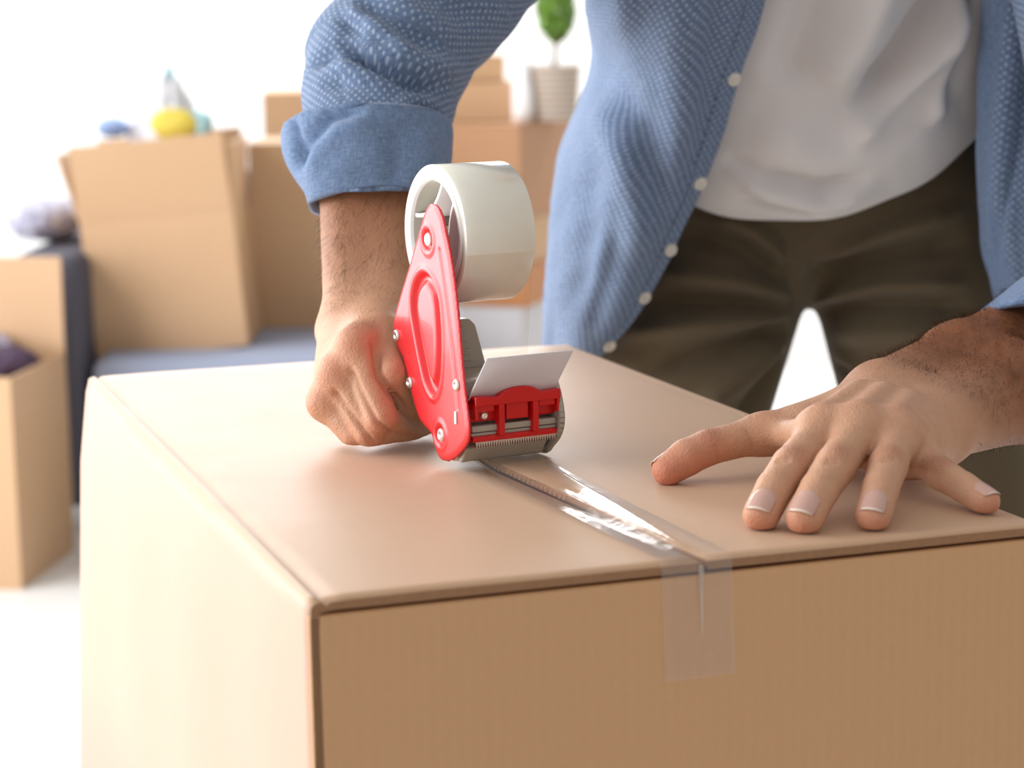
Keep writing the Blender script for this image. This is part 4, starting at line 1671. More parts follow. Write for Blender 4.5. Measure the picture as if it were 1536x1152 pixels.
tr = np.zeros((len(VR), 4))
tr[:, 3] = 1
for n, p in FIST.items():
    tr[:, 0] += 0.42 * spot(VR, p[0] + A([-0.003, -0.008, 0.004]), 0.012) + 0.36 * spot(VR, p[1] + A([-0.002, -0.008, 0]), 0.009)
dw = (VR[:, 2] - WR[2])
tr[:, 1] = np.clip((dw + 0.01) / 0.09, 0, 1) * 0.85
tl = np.zeros((len(VL), 4))
tl[:, 3] = 1
for n, p in LH.items():
    tl[:, 0] += 0.70 * spot(VL, p[0] + (p[0] - p[1]) * 0.30, 0.010) + 0.30 * spot(VL, p[2] + A([0, -0.004, 0.007]), 0.008)
    tl[:, 2] += spot(VL, p[2] + A([0, -0.004, 0.008]), 0.007)
    tl[:, 0] += 0.25 * spot(VL, p[3] + A([0, 0, 0.008]), 0.012)
for k in range(3):
    tl[:, 0] += 0.5 * spot(VL, LH['thumb'][k] + A([0, -0.006, -0.004]), 0.016)
axl = (EL - at(1372, 612, 1.325))
s = ((VL - at(1372, 612, 1.325)) @ axl) / (axl @ axl)
tl[:, 1] = np.clip((s + 0.12) / 0.35, 0, 1)
tu = np.tile(A([0.1, 0.6, 0, 1.0]), (len(VU), 1))


def clip(V, Q, T, p, n):
    """drop the flat end cap at plane (p, n) so that the piece ends in an open loop"""
    bad = (np.abs((V[Q] - p) @ n) < 0.0042).all(1) & (np.linalg.norm(V[Q].mean(1) - p, axis=1) < 0.09)
    return Q[~bad]


def clip2(V, Q):
    return clip(V, clip(V, Q, None, *CUT['ru']), None, *CUT['lu'])


body = fast_mesh('body', np.concatenate([VR, VL, VU]), np.concatenate([clip(VR, QR, tr, *CUT['ra']), clip(VL, QL, tl, *CUT['la']) + len(VR),
                 clip2(VU, QU) + len(VR) + len(VL)]), 'skin', man)
ca = body.data.color_attributes.new('tone', 'FLOAT_COLOR', 'POINT')
ca.data.foreach_set('color', np.clip(np.concatenate([tr, tl, tu]), 0, 1).astype(np.float32).ravel())
rel(body)
# join the arms to the torso: bridge the open loops inside the sleeves, so that the body is one surface
bm = bmesh.new()
bm.from_mesh(body.data)
lay = [e for e in bm.edges if e.is_boundary]
loops = []
seen = set()
for e in lay:
    if e in seen:
        continue
    st, comp = [e], []
    seen.add(e)
    while st:
        q = st.pop()
        comp.append(q)
        for v in q.verts:
            for g in v.link_edges:
                if g.is_boundary and g not in seen:
                    seen.add(g)
                    st.append(g)
    loops.append((comp, np.mean([A(v.co) for q in comp for v in q.verts], axis=0)))
loops = [l for l in loops if len(l[0]) > 12]
used = set()
for i, (ci, mi) in enumerate(loops):
    if i in used:
        continue
    c = [(np.linalg.norm(mi - m2), k) for k, (c2, m2) in enumerate(loops) if k > i and k not in used]
    if c:
        k = min(c)[1]
        used |= {i, k}
        try:
            bmesh.ops.bridge_loops(bm, edges=ci + loops[k][0])
        except Exception as ex_:
            print('bridge', ex_)
print('body loops', [len(l[0]) for l in loops])
bmesh.ops.recalc_face_normals(bm, faces=bm.faces)
for f in bm.faces:
    f.smooth = True
bm.to_mesh(body.data)
bm.free()


# ---- fingernails of the spread hand
def nail(p_tip, p_dip, r, w=0.82, L=1.75, up=(0, 0, 1), fwd=0.64):
    ax = p_tip - p_dip
    ax /= np.linalg.norm(ax)
    up = A(up, float)
    up = up - (up @ ax) * ax
    up /= np.linalg.norm(up)
    sd = np.cross(ax, up)
    nu, nv = 13, 11
    V, uv = [], []
    for j in range(nv):
        v = j / (nv - 1)
        for i in range(nu):
            u = i / (nu - 1) * 2 - 1
            # rounded root, squarer free edge
            vv = v + (0.30 * (u * u) * (1 - v)) - 0.10 * u * u * v
            th = u * w
            along = r * (fwd - L * (1 - vv))
            h = r * (1.015 - 0.16 * max(0, vv - 0.50) ** 2 * 2)
            if j == 0:
                h = r * 0.97
            if i in (0, nu - 1):
                h -= r * 0.035
            V.append(p_tip + ax * along + (sd * math.sin(th) + up * math.cos(th)) * h)
            uv.append((u, vv))
    o = mesh('fingernail', V, grid_quads(nv, nu), 'nail', man, True, uv)
    solidify(o, 0.0004, 0)
    return rel(o)


for n in ('index', 'middle', 'ring'):
    nail(LH[n][0], LH[n][1], LR[n][0], up=(0, -0.25, 1))
nail(LH['pinky'][0], LH['pinky'][1], LR['pinky'][0], up=(0.15, -0.1, 1))
nail(LH['thumb'][0], LH['thumb'][1], LR['thumb'][0], up=(-0.1, 0.75, 0.8))


# ---- dark hairs on the forearms
def arm_hair(V, Q, w, direc, n, seed):
    r = np.random.default_rng(seed)
    N = normals(V, Q)
    idx = r.choice(len(V), n, p=w / w.sum())
    HV, HQ = [], []
    for i in idx:
        p, nn = V[i], N[i]
        d = direc + r.normal(size=3) * 0.35
        d = d - (d @ nn) * nn
        d /= np.linalg.norm(d)
        L = r.uniform(0.007, 0.017)
        sd = np.cross(d, nn) * 0.00010
        pts = [p - nn * 0.0003, p + d * L * 0.5 + nn * L * 0.22, p + d * L + nn * L * 0.30]
        b = len(HV)
        HV += [pts[0] - sd, pts[0] + sd, pts[1] - sd * 0.8, pts[1] + sd * 0.8, pts[2] - sd * 0.2, pts[2] + sd * 0.2]
        HQ += [(b, b + 1, b + 3, b + 2), (b + 2, b + 3, b + 5, b + 4)]
    o = fast_mesh('arm_hair', HV, HQ, 'hairs', man)
    o['kind'] = 'stuff'
    return rel(o)


wl = np.clip((s + 0.02) / 0.15, 0, 1) * np.clip((VL[:, 2] - 0.79) / 0.03, 0.15, 1) * (s < 0.75)
arm_hair(VL, QL, wl, A([-0.2, -0.75, -0.35]), 5200, 3)
wrr = np.clip(dw / 0.04, 0, 1) * (VR[:, 2] < 0.96) * (0.35 + (VR[:, 0] < -0.115))
arm_hair(VR, QR, wrr, A([-0.25, -0.5, -0.7]), 1100, 4)

# ---- head details (above the picture)
hd = A([0.265, 1.70, 1.41])
S = SDF(hd - 0.16, hd + 0.16, 0.006)
S.cap(hd + A([0, 0.032, 0.03]), hd + A([0, -0.008, 0.045]), 0.081, 0.072, 0.02)
S.plane(hd + A([0, -0.045, 0.02]), (0, -0.75, -0.55))
Vh, Qh = S.mesh()
rel(fast_mesh('hair', Vh, outward(Vh, Qh), 'hairs', man))
for sx in (-1, 1):
    bm = bmesh.new()
    bmesh.ops.create_uvsphere(bm, u_segments=16, v_segments=10, radius=0.0115)
    o = obj('eye', bm, 'white_plastic', man, True)
    o.location = tuple(hd + A([0.030 * sx, -0.0745, 0.004]) - A([0.28, 2.05, 0]))
    bm = bmesh.new()
    bmesh.ops.create_uvsphere(bm, u_segments=12, v_segments=8, radius=0.0055)
    o2 = obj('iris', bm, 'hairs', o, True)
    o2.location = (0.0, -0.0072, -0.003)
    bm = bmesh.new()
    for i_ in range(6):
        x_ = (0.014 + 0.005 * i_) * sx
        tube(bm, (x_, -0.086 + 0.0012 * i_, 0.022 - 0.0006 * (i_ - 2) ** 2), (x_ + 0.006 * sx, -0.086 + 0.0012 * (i_ + 1), 0.022 - 0.0006 * (i_ - 1) ** 2), 0.0035, None, 8)
    o3 = obj('eyebrow', bm, 'hairs', man, True)
    o3.location = tuple(hd - A([0.28, 2.05, 0]))

# ---- trousers
S = SDF((-0.03, 1.82, 0.05), (0.62, 2.28, 1.06), 0.0042)
hipR, hipL = A([0.205, 2.045, 0.86]), A([0.375, 2.045, 0.86])
knR, knL = A([0.105, 2.000, 0.47]), A([0.445, 1.985, 0.47])
anR, anL = A([0.085, 2.085, 0.09]), A([0.480, 2.075, 0.09])
S.cap(A([0.225, 2.06, 0.91]), A([0.355, 2.06, 0.91]), 0.122, None, 0.03)
S.cap(A([0.240, 2.055, 0.975]), A([0.335, 2.055, 0.975]), 0.098, None, 0.03)
for h_, k_, a_ in ((hipR, knR, anR), (hipL, knL, anL)):
    S.cap(h_, k_, 0.098, 0.074, 0.022)
    S.cap(k_, a_, 0.074, 0.058, 0.02)
Vp, Qp = S.mesh()
Qp = outward(Vp, Qp)
Vp = relax(Vp, Qp, 3, 0.5)


def L3(Y, *pts):
    return [at(x, y, Y) for x, y in pts]


pf = [(L3(1.93, (1200, 452), (1110, 425), (985, 405)), 0.010, 0.007),
      (L3(1.93, (1202, 460), (1110, 452), (950, 452)), 0.009, -0.006),
      (L3(1.93, (1200, 468), (1100, 482), (930, 505)), 0.009, 0.007),
      (L3(1.93, (1195, 485), (1100, 520), (960, 560)), 0.010, -0.006),
      (L3(1.93, (1190, 500), (1120, 560), (1040, 620)), 0.012, 0.007),
      (L3(1.93, (1185, 520), (1150, 580), (1110, 640)), 0.008, -0.005),
      (L3(1.93, (1190, 420), (1110, 370), (1010, 345)), 0.010, -0.006),
      (L3(1.93, (1195, 400), (1130, 345), (1070, 315)), 0.009, 0.005),
      (L3(1.93, (1225, 450), (1330, 430), (1465, 425)), 0.009, 0.006),
      (L3(1.93, (1235, 462), (1340, 455), (1470, 460)), 0.008, -0.005),
      (L3(1.93, (1220, 410), (1330, 385), (1465, 360)), 0.010, -0.006),
      (L3(1.93, (1230, 390), (1330, 350), (1460, 310)), 0.009, 0.005),
      (L3(1.93, (1260, 500), (1360, 500), (1460, 510)), 0.011, 0.006),
      (L3(1.93, (1176, 335), (1186, 400), (1203, 458)), 0.0035, -0.0035),
      (L3(1.93, (1215, 335), (1216, 400), (1210, 455)), 0.004, 0.003),
      (L3(1.93, (1246, 488), (1256, 535), (1292, 566)), 0.0035, -0.006),
      (L3(1.93, (1254, 486), (1266, 528), (1300, 556)), 0.005, 0.003)]
pf = [(p, w_, a * (2.3 if w_ > 0.005 else 1.1)) for p, w_, a in pf]
Vp = folds(Vp, normals(Vp, Qp), pf, (0, -1, 0.14), 0.15)
tro = rel(fast_mesh('trousers', Vp, Qp, 'pants', man))
for an, kn in ((anR, knR), (anL, knL)):
    S = SDF(an - A([0.09, 0.26, 0.10]), an + A([0.09, 0.13, 0.06]), 0.005)
    S.cap(A([an[0], an[1] + 0.02, 0.045]), A([an[0], an[1] - 0.16, 0.038]), 0.044, 0.040, 0.02)
    S.cap(A([an[0], an[1] + 0.01, 0.05]), an, 0.045, 0.048, 0.02)
    S.F = np.maximum(S.F, (0.001 - (S.o[2] + S.h * np.arange(S.n[2]))).astype(np.float32)[None, None, :])
    Vs, Qs = S.mesh()
    rel(fast_mesh('shoe', Vs, outward(Vs, Qs), 'black', man))


# ---- T-shirt
def ring(front, e, rx, ry, tilt=0.0, sq=2.3, n=28, sag=0.0):
    e = A(e, float)
    e /= np.linalg.norm(e)
    ex = A([math.cos(tilt), 0, math.sin(tilt)])
    c = front - ry * e
    out = []
    for i in range(n):
        a = 2 * PI * i / n + PI
        ca_, sa = math.cos(a), math.sin(a)
        r = (abs(ca_) ** sq + abs(sa) ** sq) ** (-1 / sq)
        p = c + e * ry * r * ca_ + ex * rx * r * sa
        p = p + A([0, 0, -sag]) * max(0, ca_) ** 2
        out.append(p)
    return out


F0 = at(1212, 329, 1.905) + np.array([0, 0, 0.030])
rings = [ring(F0 + A([0, 0.012, 0.010]), (0, -0.62, -0.78), 0.172, 0.118, 0.075, sag=0.030),
         ring(F0, (0, -0.62, -0.78), 0.178, 0.126, 0.075, sag=0.030),
         ring(at(1225, 262, 1.880), (0, -0.66, -0.75), 0.186, 0.132, 0.07, sag=0.018),
         ring(at(1245, 150, 1.835), (0, -0.72, -0.69), 0.190, 0.132, 0.06),
         ring(at(1260, 0, 1.790), (0, -0.80, -0.60), 0.190, 0.128, 0.02),
         ring(at(1265, -180, 1.745), (0, -0.84, -0.54), 0.190, 0.125, -0.05),
         ring(A([0.270, 1.712, 1.165]), (0, -0.86, -0.50), 0.175, 0.125, -0.08),
         ring(A([0.270, 1.722, 1.232]), (0, -0.86, -0.50), 0.085, 0.075, -0.05)]
rings = [r + [r[0]] for r in rings]
NU, NV = 260, 200
G3 = spline_grid(rings, NU, NV)
Vt = G3.reshape(-1, 3)
Qt = grid_quads(NV, NU)
uvt = grid_uv(G3)
Nt = normals(Vt, Qt)
cen = Vt.mean(0)
if ((Vt - cen) * Nt).sum() < 0:
    Nt = -Nt
tf = [(L3(1.82, (1290, 165), (1345, 100), (1400, 20), (1430, -60)), 0.016, -0.014),
      (L3(1.82, (1275, 205), (1330, 150), (1395, 80), (1450, 0)), 0.012, 0.010),
      (L3(1.82, (1240, 130), (1290, 50), (1330, -60)), 0.020, 0.010),
      (L3(1.82, (1420, 150), (1440, 70), (1470, -40)), 0.014, -0.006),
      (L3(1.82, (1400, 175), (1425, 90), (1450, -20)), 0.010, 0.008),
      (L3(1.82, (1170, 130), (1200, 60), (1230, -40)), 0.018, -0.007),
      (L3(1.88, (1090, 250), (1160, 285), (1240, 300), (1330, 275)), 0.010, 0.006),
      (L3(1.88, (1080, 235), (1140, 265), (1230, 278), (1300, 262)), 0.008, -0.005),
      (L3(1.88, (1120, 200), (1220, 235), (1330, 225), (1440, 170)), 0.022, 0.005),
      (L3(1.90, (1100, 296), (1160, 312), (1215, 318), (1290, 304)), 0.004, -0.003)]
tf = [(p, w_ * 0.85, a * 2.3) for p, w_, a in tf]
Vt = folds(Vt, Nt, tf, (0, -1, 0.17), 0.2)
Vt = Vt + Nt * (0.0012 * np.sin(uvt[:, :1] * 61 + np.sin(uvt[:, 1:] * 40) * 2) * np.cos(uvt[:, 1:] * 33))
ts = rel(fast_mesh('t_shirt', Vt, Qt, 'tshirt', man, uvt))
solidify(ts, 0.0016, 0)


# ---- open chambray shirt: front panels that run on round the sides to the back
def drape_uv(G):
    """cloth coordinates of a hanging panel: across = length along the row from a plumb line, along = height"""
    nv_, nu_ = G.shape[:2]
    u = np.concatenate([np.zeros((nv_, 1)), np.cumsum(np.linalg.norm(np.diff(G, axis=1), axis=2), 1)], 1)
    m_ = int(nu_ * 0.22)
    u = u - u[:, m_:m_ + 1] + G[:, m_, 0][:, None]
    return np.stack([u, -1.06 * G[:, :, 2]], -1).reshape(-1, 2)


def panel(ctrl, nu, nv, fl, view=(0, -1, 0.12), flip=False):
    G = spline_grid([[p if len(p) == 3 and not isinstance(p, tuple) else at(*p) for p in row] for row in ctrl], nu, nv)
    V = G.reshape(-1, 3)
    Q = grid_quads(nv, nu)
    uv = drape_uv(G)
    N = normals(V, Q)
    N = N * np.where(N @ A(view, float) < 0, -1, 1)[:, None] if not flip else N
    V = folds(V, N, fl, view, 0.25)
    V = V + N * (0.0011 * np.sin(uv[:, :1] * 75 + 2 * np.sin(uv[:, 1:] * 31)) * np.sin(uv[:, 1:] * 47 + 1))
    return V, Q, uv


B = lambda x, y, z: np.array([x, y, z])
left_ctrl = [
    [(1190, -170, 1.700), (1100, -160, 1.680), (1010, -150, 1.690), (930, -150, 1.740), (890, -140, 1.830), B(0.13, 1.97, 1.15), B(0.28, 2.02, 1.16)],
    [(1148, 0, 1.765), (1070, 0, 1.735), (985, 0, 1.742), (915, 0, 1.780), (880, 10, 1.860), B(0.11, 2.03, 1.06), B(0.28, 2.11, 1.07)],
    [(1111, 110, 1.800), (1045, 110, 1.775), (970, 110, 1.780), (915, 105, 1.815), (893, 100, 1.880), B(0.10, 2.09, 1.00), B(0.28, 2.18, 1.00)],
    [(1087, 190, 1.825), (1020, 190, 1.800), (945, 190, 1.805), (885, 190, 1.835), (862, 190, 1.900), B(0.085, 2.12, 0.96), B(0.28, 2.21, 0.96)],
    [(1057, 270, 1.850), (995, 270, 1.825), (915, 270, 1.825), (858, 270, 1.850), (835, 270, 1.915), B(0.075, 2.13, 0.92), B(0.28, 2.22, 0.91)],
    [(1008, 378, 1.880), (955, 385, 1.860), (890, 390, 1.855), (840, 395, 1.875), (821, 400, 1.935), B(0.07, 2.14, 0.85), B(0.28, 2.225, 0.85)],
    [(962, 462, 1.910), (925, 465, 1.895), (875, 468, 1.890), (835, 472, 1.900), (818, 478, 1.950), B(0.075, 2.15, 0.80), B(0.28, 2.225, 0.80)],
    [(895, 540, 1.945), (880, 545, 1.935), (855, 550, 1.930), (832, 552, 1.935), (818, 556, 1.970), B(0.08, 2.16, 0.76), B(0.28, 2.225, 0.76)]]
for r_ in left_ctrl[2:]:
    for c_, dy_ in ((2, 0.012), (3, 0.040), (4, 0.050)):
        r_[c_] = (r_[c_][0], r_[c_][1], r_[c_][2] + dy_)
lf = [(L3(1.80, (918, 40), (950, 150), (985, 240), (1000, 330)), 0.016, -0.010),
      (L3(1.80, (885, 120), (925, 200), (960, 300), (960, 400)), 0.014, 0.010),
      (L3(1.80, (1010, -40), (1015, 80), (1030, 200), (1010, 320)), 0.016, 0.008),
      (L3(1.80, (1070, -40), (1060, 80), (1050, 180), (1020, 300)), 0.011, -0.007),
      (L3(1.85, (880, 230), (880, 340), (865, 480)), 0.014, -0.008),
      (L3(1.85, (930, 330), (915, 420), (885, 520)), 0.010, -0.006),
      (L3(1.80, (940, -60), (935, 60), (975, 190)), 0.010, 0.006)]
Vq, Qq, uvq = panel(left_ctrl, 190, 170, lf)
right_ctrl = [
    [(1500, -170, 1.730), (1535, -170, 1.700), (1570, -170, 1.700), (1640, -170, 1.740), B(0.49, 1.95, 1.12), B(0.44, 2.02, 1.12), B(0.281, 2.02, 1.16)],
    [(1474, 0, 1.800), (1502, 0, 1.775), (1535, 0, 1.770), (1600, 0, 1.800), B(0.500, 1.98, 1.04), B(0.45, 2.07, 1.05), B(0.281, 2.11, 1.07)],
    [(1466, 110, 1.825), (1490, 110, 1.800), (1530, 110, 1.790), (1590, 110, 1.815), B(0.505, 2.02, 0.99), B(0.455, 2.13, 1.00), B(0.281, 2.18, 1.00)],
    [(1463, 220, 1.845), (1486, 220, 1.820), (1522, 220, 1.805), (1585, 220, 1.830), B(0.510, 2.05, 0.94), B(0.46, 2.16, 0.95), B(0.281, 2.21, 0.95)],
    [(1469, 320, 1.865), (1490, 320, 1.840), (1522, 320, 1.825), (1585, 320, 1.850), B(0.515, 2.07, 0.89), B(0.46, 2.17, 0.90), B(0.281, 2.22, 0.90)],
    [(1480, 400, 1.880), (1500, 400, 1.860), (1530, 400, 1.845), (1590, 400, 1.865), B(0.515, 2.08, 0.84), B(0.46, 2.175, 0.85), B(0.281, 2.225, 0.85)],
    [(1500, 470, 1.895), (1520, 475, 1.880), (1545, 480, 1.870), (1600, 480, 1.885), B(0.515, 2.09, 0.79), B(0.46, 2.18, 0.80), B(0.281, 2.225, 0.80)]]
rf = [(L3(1.80, (1490, -20), (1482, 120), (1480, 260), (1495, 420)), 0.006, -0.004),
      (L3(1.80, (1516, 0), (1508, 150), (1502, 300), (1512, 430)), 0.007, 0.006),
      (L3(1.80, (1535, 60), (1526, 200), (1516, 330), (1518, 450)), 0.004, -0.005)]
Vw, Qw, uvw = panel(right_ctrl, 150, 130, rf)
Vs_ = np.concatenate([Vq, Vw])
Qs_ = np.concatenate([Qq, Qw + len(Vq)])
uvs = np.concatenate([uvq, uvw + A([1.37, 0])])
shirt = rel(fast_mesh('shirt', Vs_, Qs_, 'chambray', man, uvs))
shirt.data.materials.append(M['chambray_plain'])
pm = np.zeros(len(shirt.data.polygons), dtype=np.int32)
cx_ = uvw[Qw].mean(1)[:, 0]
gw = Vw.reshape(130, 150, 3)
across = np.concatenate([np.zeros((130, 1)), np.cumsum(np.linalg.norm(np.diff(gw, axis=1), axis=2), 1)], 1).reshape(-1)
pm[len(Qq):] = (across[Qw].mean(1) < 0.034).astype(np.int32)
shirt.data.polygons.foreach_set('material_index', pm)
solidify(shirt, 0.0016, 0)
shirt['label'] = 'blue chambray shirt with small white dots, worn open'


def sub(o, par=shirt):
    """part of the shirt (the shirt's own object already carries the offset)"""
    o.parent = par
    return o


# placket edge: turned hem with a double row of stitching along the left panel
NUq = 190
Gq = Vq.reshape(170, NUq, 3)
hemV, hemQ = [], []
Nq = normals(Vq, Qq)
Nq = Nq * np.where(Nq @ A([0, -1, 0.1]) < 0, -1, 1)[:, None]
Nq = Nq.reshape(170, NUq, 3)
for j in range(170):
    for i, lift in ((0, 0.0006), (1, 0.0020), (4, 0.0022), (8, 0.0022), (11, 0.0020), (12, 0.0008)):
        hemV.append(Gq[j, i] + Nq[j, i] * lift)
hp = sub(fast_mesh('placket', hemV, grid_quads(170, 6), 'chambray', None, grid_uv(A(hemV).reshape(170, 6, 3))))
solidify(hp, 0.0010, 0)
SV, SQ = [], []
for col in (2, 11):
    for j in range(2, 166):
        a = Gq[j, col] + Nq[j, col] * 0.0030
        b = Gq[j, col] * 0.4 + Gq[j + 1, col] * 0.6 + Nq[j, col] * 0.0030
        sd = np.cross(b - a, Nq[j, col])
        sd = sd / np.linalg.norm(sd) * 0.00025
        k = len(SV)
        SV += [a - sd, a + sd, b + sd, b - sd]
        SQ.append((k, k + 1, k + 2, k + 3))
st = sub(fast_mesh('stitching', SV, SQ, 'thread', None))
st['kind'] = 'stuff'


def button(px, py):
    # nearest shirt point to the sight line through the placket
    cols = Gq[:, 5:9].reshape(-1, 3)
    nn = Nq[:, 5:9].reshape(-1, 3)
    d = ray(px, py)
    d = d / np.linalg.norm(d)
    q = cols - CAM
    dist = np.linalg.norm(q - (q @ d)[:, None] * d, axis=1)
    i = int(dist.argmin())
    n_ = nn[i] + A([0.1, -0.6, 0.1])
    p = cols[i] + nn[i] * 0.0035
    bm = bmesh.new()
    rot = Vector(n_).normalized().to_track_quat('Z', 'Y').to_matrix().to_4x4()
    lathe(bm, [(0.0040, -0.0008), (0.0058, -0.0004), (0.0062, 0.0006), (0.0057, 0.0014), (0.0046, 0.0014), (0.0040, 0.0008), (0.0, 0.0007)], 24,
          mtx=Matrix.Translation(Vector(p)) @ rot)
    for a in range(4):
        c = Vector((0.0013 * math.cos(a * PI / 2 + 0.7), 0.0013 * math.sin(a * PI / 2 + 0.7), 0))
        vs0 = len(bm.verts)
        tube(bm, c + Vector((0, 0, 0.0006)), c + Vector((0, 0, 0.0010)), 0.00045, None, 8)
        bm.verts.ensure_lookup_table()
        bmesh.ops.transform(bm, matrix=Matrix.Translation(Vector(p)) @ rot, verts=bm.verts[vs0:])
    return sub(obj('button', bm, 'button', None, True))


for b_ in ((1100, 117), (1048, 271), (1003, 371), (962, 440), (893, 497)):
    button(*b_)


# ---- sleeves
def sleeve(chain, lo, hi, h, cuts, fl, view, seam_dir):
    S = SDF(lo, hi, h)
    for (a, ra), (b, rb_) in zip(chain, chain[1:]):
        S.cap(a, b, ra, rb_, 0.018)
    for p, n in cuts:
        S.plane(p, n)
    V, Q = S.mesh()
    Q = outward(V, Q)
    V = relax(V, Q, 3, 0.5)
    N = normals(V, Q)
    V = folds(V, N, fl, view, 0.16)
    # cloth coordinates: round the arm and along it
    pts = [c[0] for c in chain]
    best = np.full(len(V), 9.0)
    uv = np.zeros((len(V), 2))
    s0 = 0.0
    for a, b in zip(pts, pts[1:]):
        d, t = segdist(V, a, b)
        L = np.linalg.norm(b - a)
        ax = (b - a) / L
        e1 = A(seam_dir, float) - (A(seam_dir, float) @ ax) * ax
        e1 /= np.linalg.norm(e1)
        e2 = np.cross(ax, e1)
        q = V - a
        ang_ = np.arctan2(q @ e2, q @ e1)
        m_ = d < best
        uv[m_] = np.stack([ang_ * 0.064, s0 + (q @ ax)], 1)[m_]
        best = np.where(m_, d, best)
        s0 += L
    # drop the flat caps so the sleeve is an open tube
    keep = np.ones(len(Q), bool)
    for p, n in cuts:
        n = A(n, float) / np.linalg.norm(n)
        keep &= ~((np.abs((V[Q] - p) @ n) < h * 0.9).all(1))
    return V, Q[keep], uv


axR = (WR - ER) / np.linalg.norm(WR - ER)
cuffc = at(560, 215, 1.600)
ch = [(SR + A([0.02, 0.02, 0.02]), 0.078), (SR + (ER - SR) * 0.35, 0.070), (SR + (ER - SR) * 0.72 + A([0, 0, 0.0]), 0.061),
      (at(578, 98, 1.655), 0.0575), (at(568, 150, 1.632), 0.0535), (cuffc + axR * 0.02, 0.052)]
YE = 1.60
slf = [(L3(YE, (505, 55), (560, 97), (620, 126), (672, 138)), 0.0065, -0.013),
       (L3(YE, (520, 40), (580, 75), (640, 100), (700, 105)), 0.0090, 0.009),
       (L3(YE, (490, 80), (545, 118), (610, 152), (664, 160)), 0.0090, 0.008),
       (L3(YE, (462, 100), (495, 84), (540, 86), (600, 110)), 0.0050, -0.007),
       (L3(YE, (500, 20), (540, 50), (600, 92)), 0.0050, -0.006),
       (L3(YE, (512, 0), (560, 40), (620, 85)), 0.0050, 0.005),
       (L3(YE, (530, -10), (590, 30), (660, 75)), 0.0060, -0.006),
       (L3(YE, (560, -30), (620, 15), (690, 60)), 0.0080, 0.006),
       (L3(YE, (600, -50), (660, -10), (740, 30)), 0.0080, -0.005),
       (L3(YE, (480, 125), (530, 128), (600, 150), (655, 185)), 0.0060, -0.005),
       (L3(YE, (640, 165), (655, 200), (660, 240)), 0.0050, -0.004),
       (L3(YE, (600, 150), (620, 190), (640, 235)), 0.0060, 0.004)]
Vx, Qx, uvx = sleeve(ch, (-0.20, 1.52, 0.92), (0.20, 1.93, 1.33), 0.0028, [(cuffc + axR * 0.030, axR)], slf, (0, -1, 0.1), (0.2, 1, 0.5))
Vx = Vx + normals(Vx, Qx) * (0.0011 * np.sin(uvx[:, :1] * 70 + 2 * np.sin(uvx[:, 1:] * 45)) * np.sin(uvx[:, 1:] * 60))
slv = sub(fast_mesh('sleeve', Vx, Qx, 'chambray', None, uvx))
solidify(slv, 0.0014, -1)


def cuff(rings_, fl, view, nu=150, nv=70, seed=1):
    """rolled cuff: a doubled band lofted through rings, rim turned in at the mouth"""
    R = [list(r) + [r[0]] for r in rings_]
    G = spline_grid(R, nu, nv)
    V = G.reshape(-1, 3)
    Q = grid_quads(nv, nu)
    uv = grid_uv(G)
    N = normals(V, Q)
    ctr = G.mean(1, keepdims=True)
    out = (G - ctr).reshape(-1, 3)
    N = N * np.where((N * out).sum(1) < 0, -1, 1)[:, None]
    V = folds(V, N, fl, view, 0.14)
    r = np.random.default_rng(seed)
    w_ = np.zeros(len(V))
    for k in range(8):
        f1, f2, ph = r.uniform(20, 90), r.uniform(20, 110), r.uniform(0, 6)
        w_ += np.sin(uv[:, 0] * f1 * (1 if k % 2 else -1) + uv[:, 1] * f2 + ph)
    V = V + N * (w_ * 0.00045)[:, None]
    o = sub(fast_mesh('rolled_cuff', V, Q, 'chambray_plain', None, uv))
    solidify(o, 0.0030, 0)
    return o


def hoop(c, ax, rx, ry, n=24, tilt=0.0, bulge=None):
    ax = A(ax, float) / np.linalg.norm(ax)
    ex = A([1.0, 0, tilt]) - (A([1.0, 0, tilt]) @ ax) * ax
    ex /= np.linalg.norm(ex)
    ey = np.cross(ax, ex)
    out = []
    for i in range(n):
        a = 2 * PI * i / n
        k = 1.0
        if bulge:
            for a0, wd, amt in bulge:
                da_ = (a - a0 + PI) % (2 * PI) - PI
                k += amt * math.exp(-(da_ / wd) ** 2)
        out.append(c + ex * rx * k * math.cos(a) + ey * ry * k * math.sin(a))
    return out


c_lo, c_hi = at(566, 296, 1.566), at(556, 196, 1.600)
ca_ = (c_lo - c_hi) / np.linalg.norm(c_lo - c_hi)
axc = A([0.02, -0.30, -0.95])
rr_ = [hoop(c_lo + axc * 0.000 - A([0, 0, -0.008]), axc, 0.0440, 0.0430, tilt=-0.16),
       hoop(c_lo + axc * 0.004, axc, 0.0490, 0.0480, tilt=-0.16),
       hoop(c_lo * 0.97 + c_hi * 0.03, axc, 0.0515, 0.0500, tilt=-0.14),
       hoop(c_lo * 0.70 + c_hi * 0.30, axc, 0.0555, 0.0545, tilt=-0.06, bulge=[(PI, 0.6, 0.06)]),
       hoop(c_lo * 0.35 + c_hi * 0.65, axc, 0.0580, 0.0575, tilt=0.0, bulge=[(PI, 0.55, 0.12)]),
       hoop(c_hi, axc, 0.0590, 0.0590, tilt=0.05, bulge=[(PI, 0.45, 0.13)]),
       hoop(c_hi - axc * 0.003, axc, 0.0560, 0.0560, tilt=0.05, bulge=[(PI, 0.45, 0.11)]),
       hoop(c_hi + axc * 0.015, axc, 0.0525, 0.0525, tilt=0.05, bulge=[(PI, 0.45, 0.06)])]
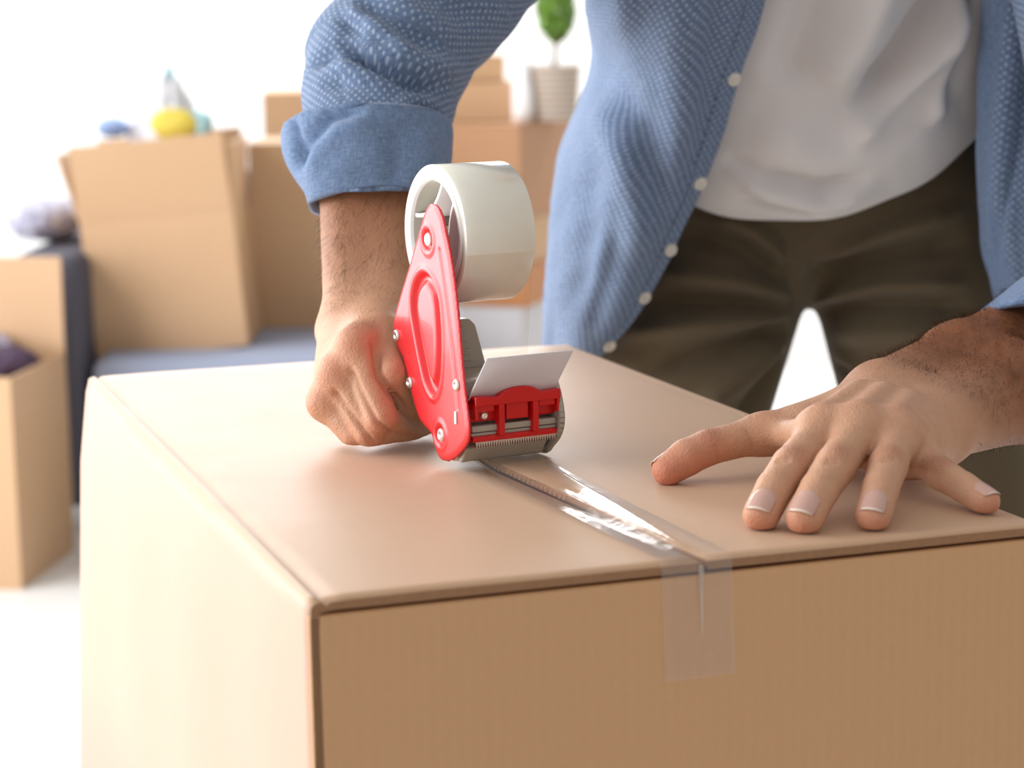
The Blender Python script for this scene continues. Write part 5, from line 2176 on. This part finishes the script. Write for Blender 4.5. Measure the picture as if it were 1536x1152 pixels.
cuff(rr_, [(L3(1.56, (452, 262), (462, 215), (500, 178), (555, 168)), 0.0050, -0.0065),
           (L3(1.56, (470, 275), (482, 232), (515, 200), (570, 190)), 0.0070, 0.0040),
           (L3(1.56, (440, 170), (448, 210), (455, 260)), 0.0035, -0.0050),
           (L3(1.56, (590, 185), (600, 240), (590, 285)), 0.0070, -0.0035),
           (L3(1.56, (630, 190), (640, 230), (640, 270)), 0.0060, 0.0030)], (0, -1, 0.1), seed=5)

# left sleeve and cuff, mostly beyond the right edge of the picture
rim = [at(1457, 492, 1.520), at(1474, 470, 1.490), at(1505, 455, 1.462), at(1545, 452, 1.442), at(1600, 478, 1.430), at(1650, 540, 1.430),
       at(1672, 610, 1.450), at(1660, 670, 1.480), at(1620, 690, 1.510), at(1560, 670, 1.540), at(1505, 610, 1.560), at(1466, 540, 1.548)]
rim = A(rim)
rc = rim.mean(0)
up_ = A([0.072, 0.045, 0.040])
rl_ = [(rim - rc) * 0.90 + rc + up_ * 0.10, (rim - rc) * 0.98 + rc + up_ * 0.01, rim + up_ * 0.05, (rim - rc) * 1.03 + rc + up_ * 0.35, (rim - rc) * 1.05 + rc + up_ * 0.80,
       (rim - rc) * 1.02 + rc + up_ * 0.90, (rim - rc) * 0.96 + rc + up_ * 0.75]
cuff([list(x) for x in rl_], [(L3(1.46, (1480, 480), (1500, 440), (1536, 415)), 0.004, -0.003)], (0, -1, 0.3), 110, 50, 9)
e0 = rc + up_ * 0.5
ch2 = [(e0, 0.052), (EL + A([0.02, 0.02, 0.01]), 0.060), (EL + (SL - EL) * 0.5 + A([0.01, 0, 0]), 0.066), (SL + A([0, 0.01, 0.01]), 0.076)]
Vy, Qy, uvy = sleeve(ch2, (0.30, 1.38, 0.74), (0.62, 1.88, 1.26), 0.0042, [(e0, -up_)], [], (0, -1, 0.1), (1, 0.3, 0))
s2 = sub(fast_mesh('sleeve', Vy, Qy, 'chambray', None, uvy))
solidify(s2, 0.0014, -1)
# yoke: shoulders and upper back of the shirt (above the picture)
S = SDF((-0.04, 1.60, 1.09), (0.60, 2.12, 1.36), 0.007)
S.cap(SR + A([0.02, 0.02, 0.0]), SL + A([-0.02, 0.02, 0.0]), 0.082, 0.080, 0.05)
S.cap(A([0.17, 1.93, 1.13]), A([0.37, 1.93, 1.12]), 0.118, None, 0.05)
S.cap(A([0.27, 1.83, 1.20]), A([0.27, 1.80, 1.24]), 0.085, 0.072, 0.03)
S.cap(A([0.27, 1.60, 1.02]), A([0.27, 1.72, 1.33]), 0.125, 0.095, 0.01, cut=True)
S.plane(A([0.27, 1.79, 1.262]), (0, -0.5, 0.86))
Vz_, Qz_ = S.mesh()
Qz_ = outward(Vz_, Qz_)
yk = sub(fast_mesh('yoke', Vz_, Qz_, 'chambray', None, Vz_[:, [0, 2]]))
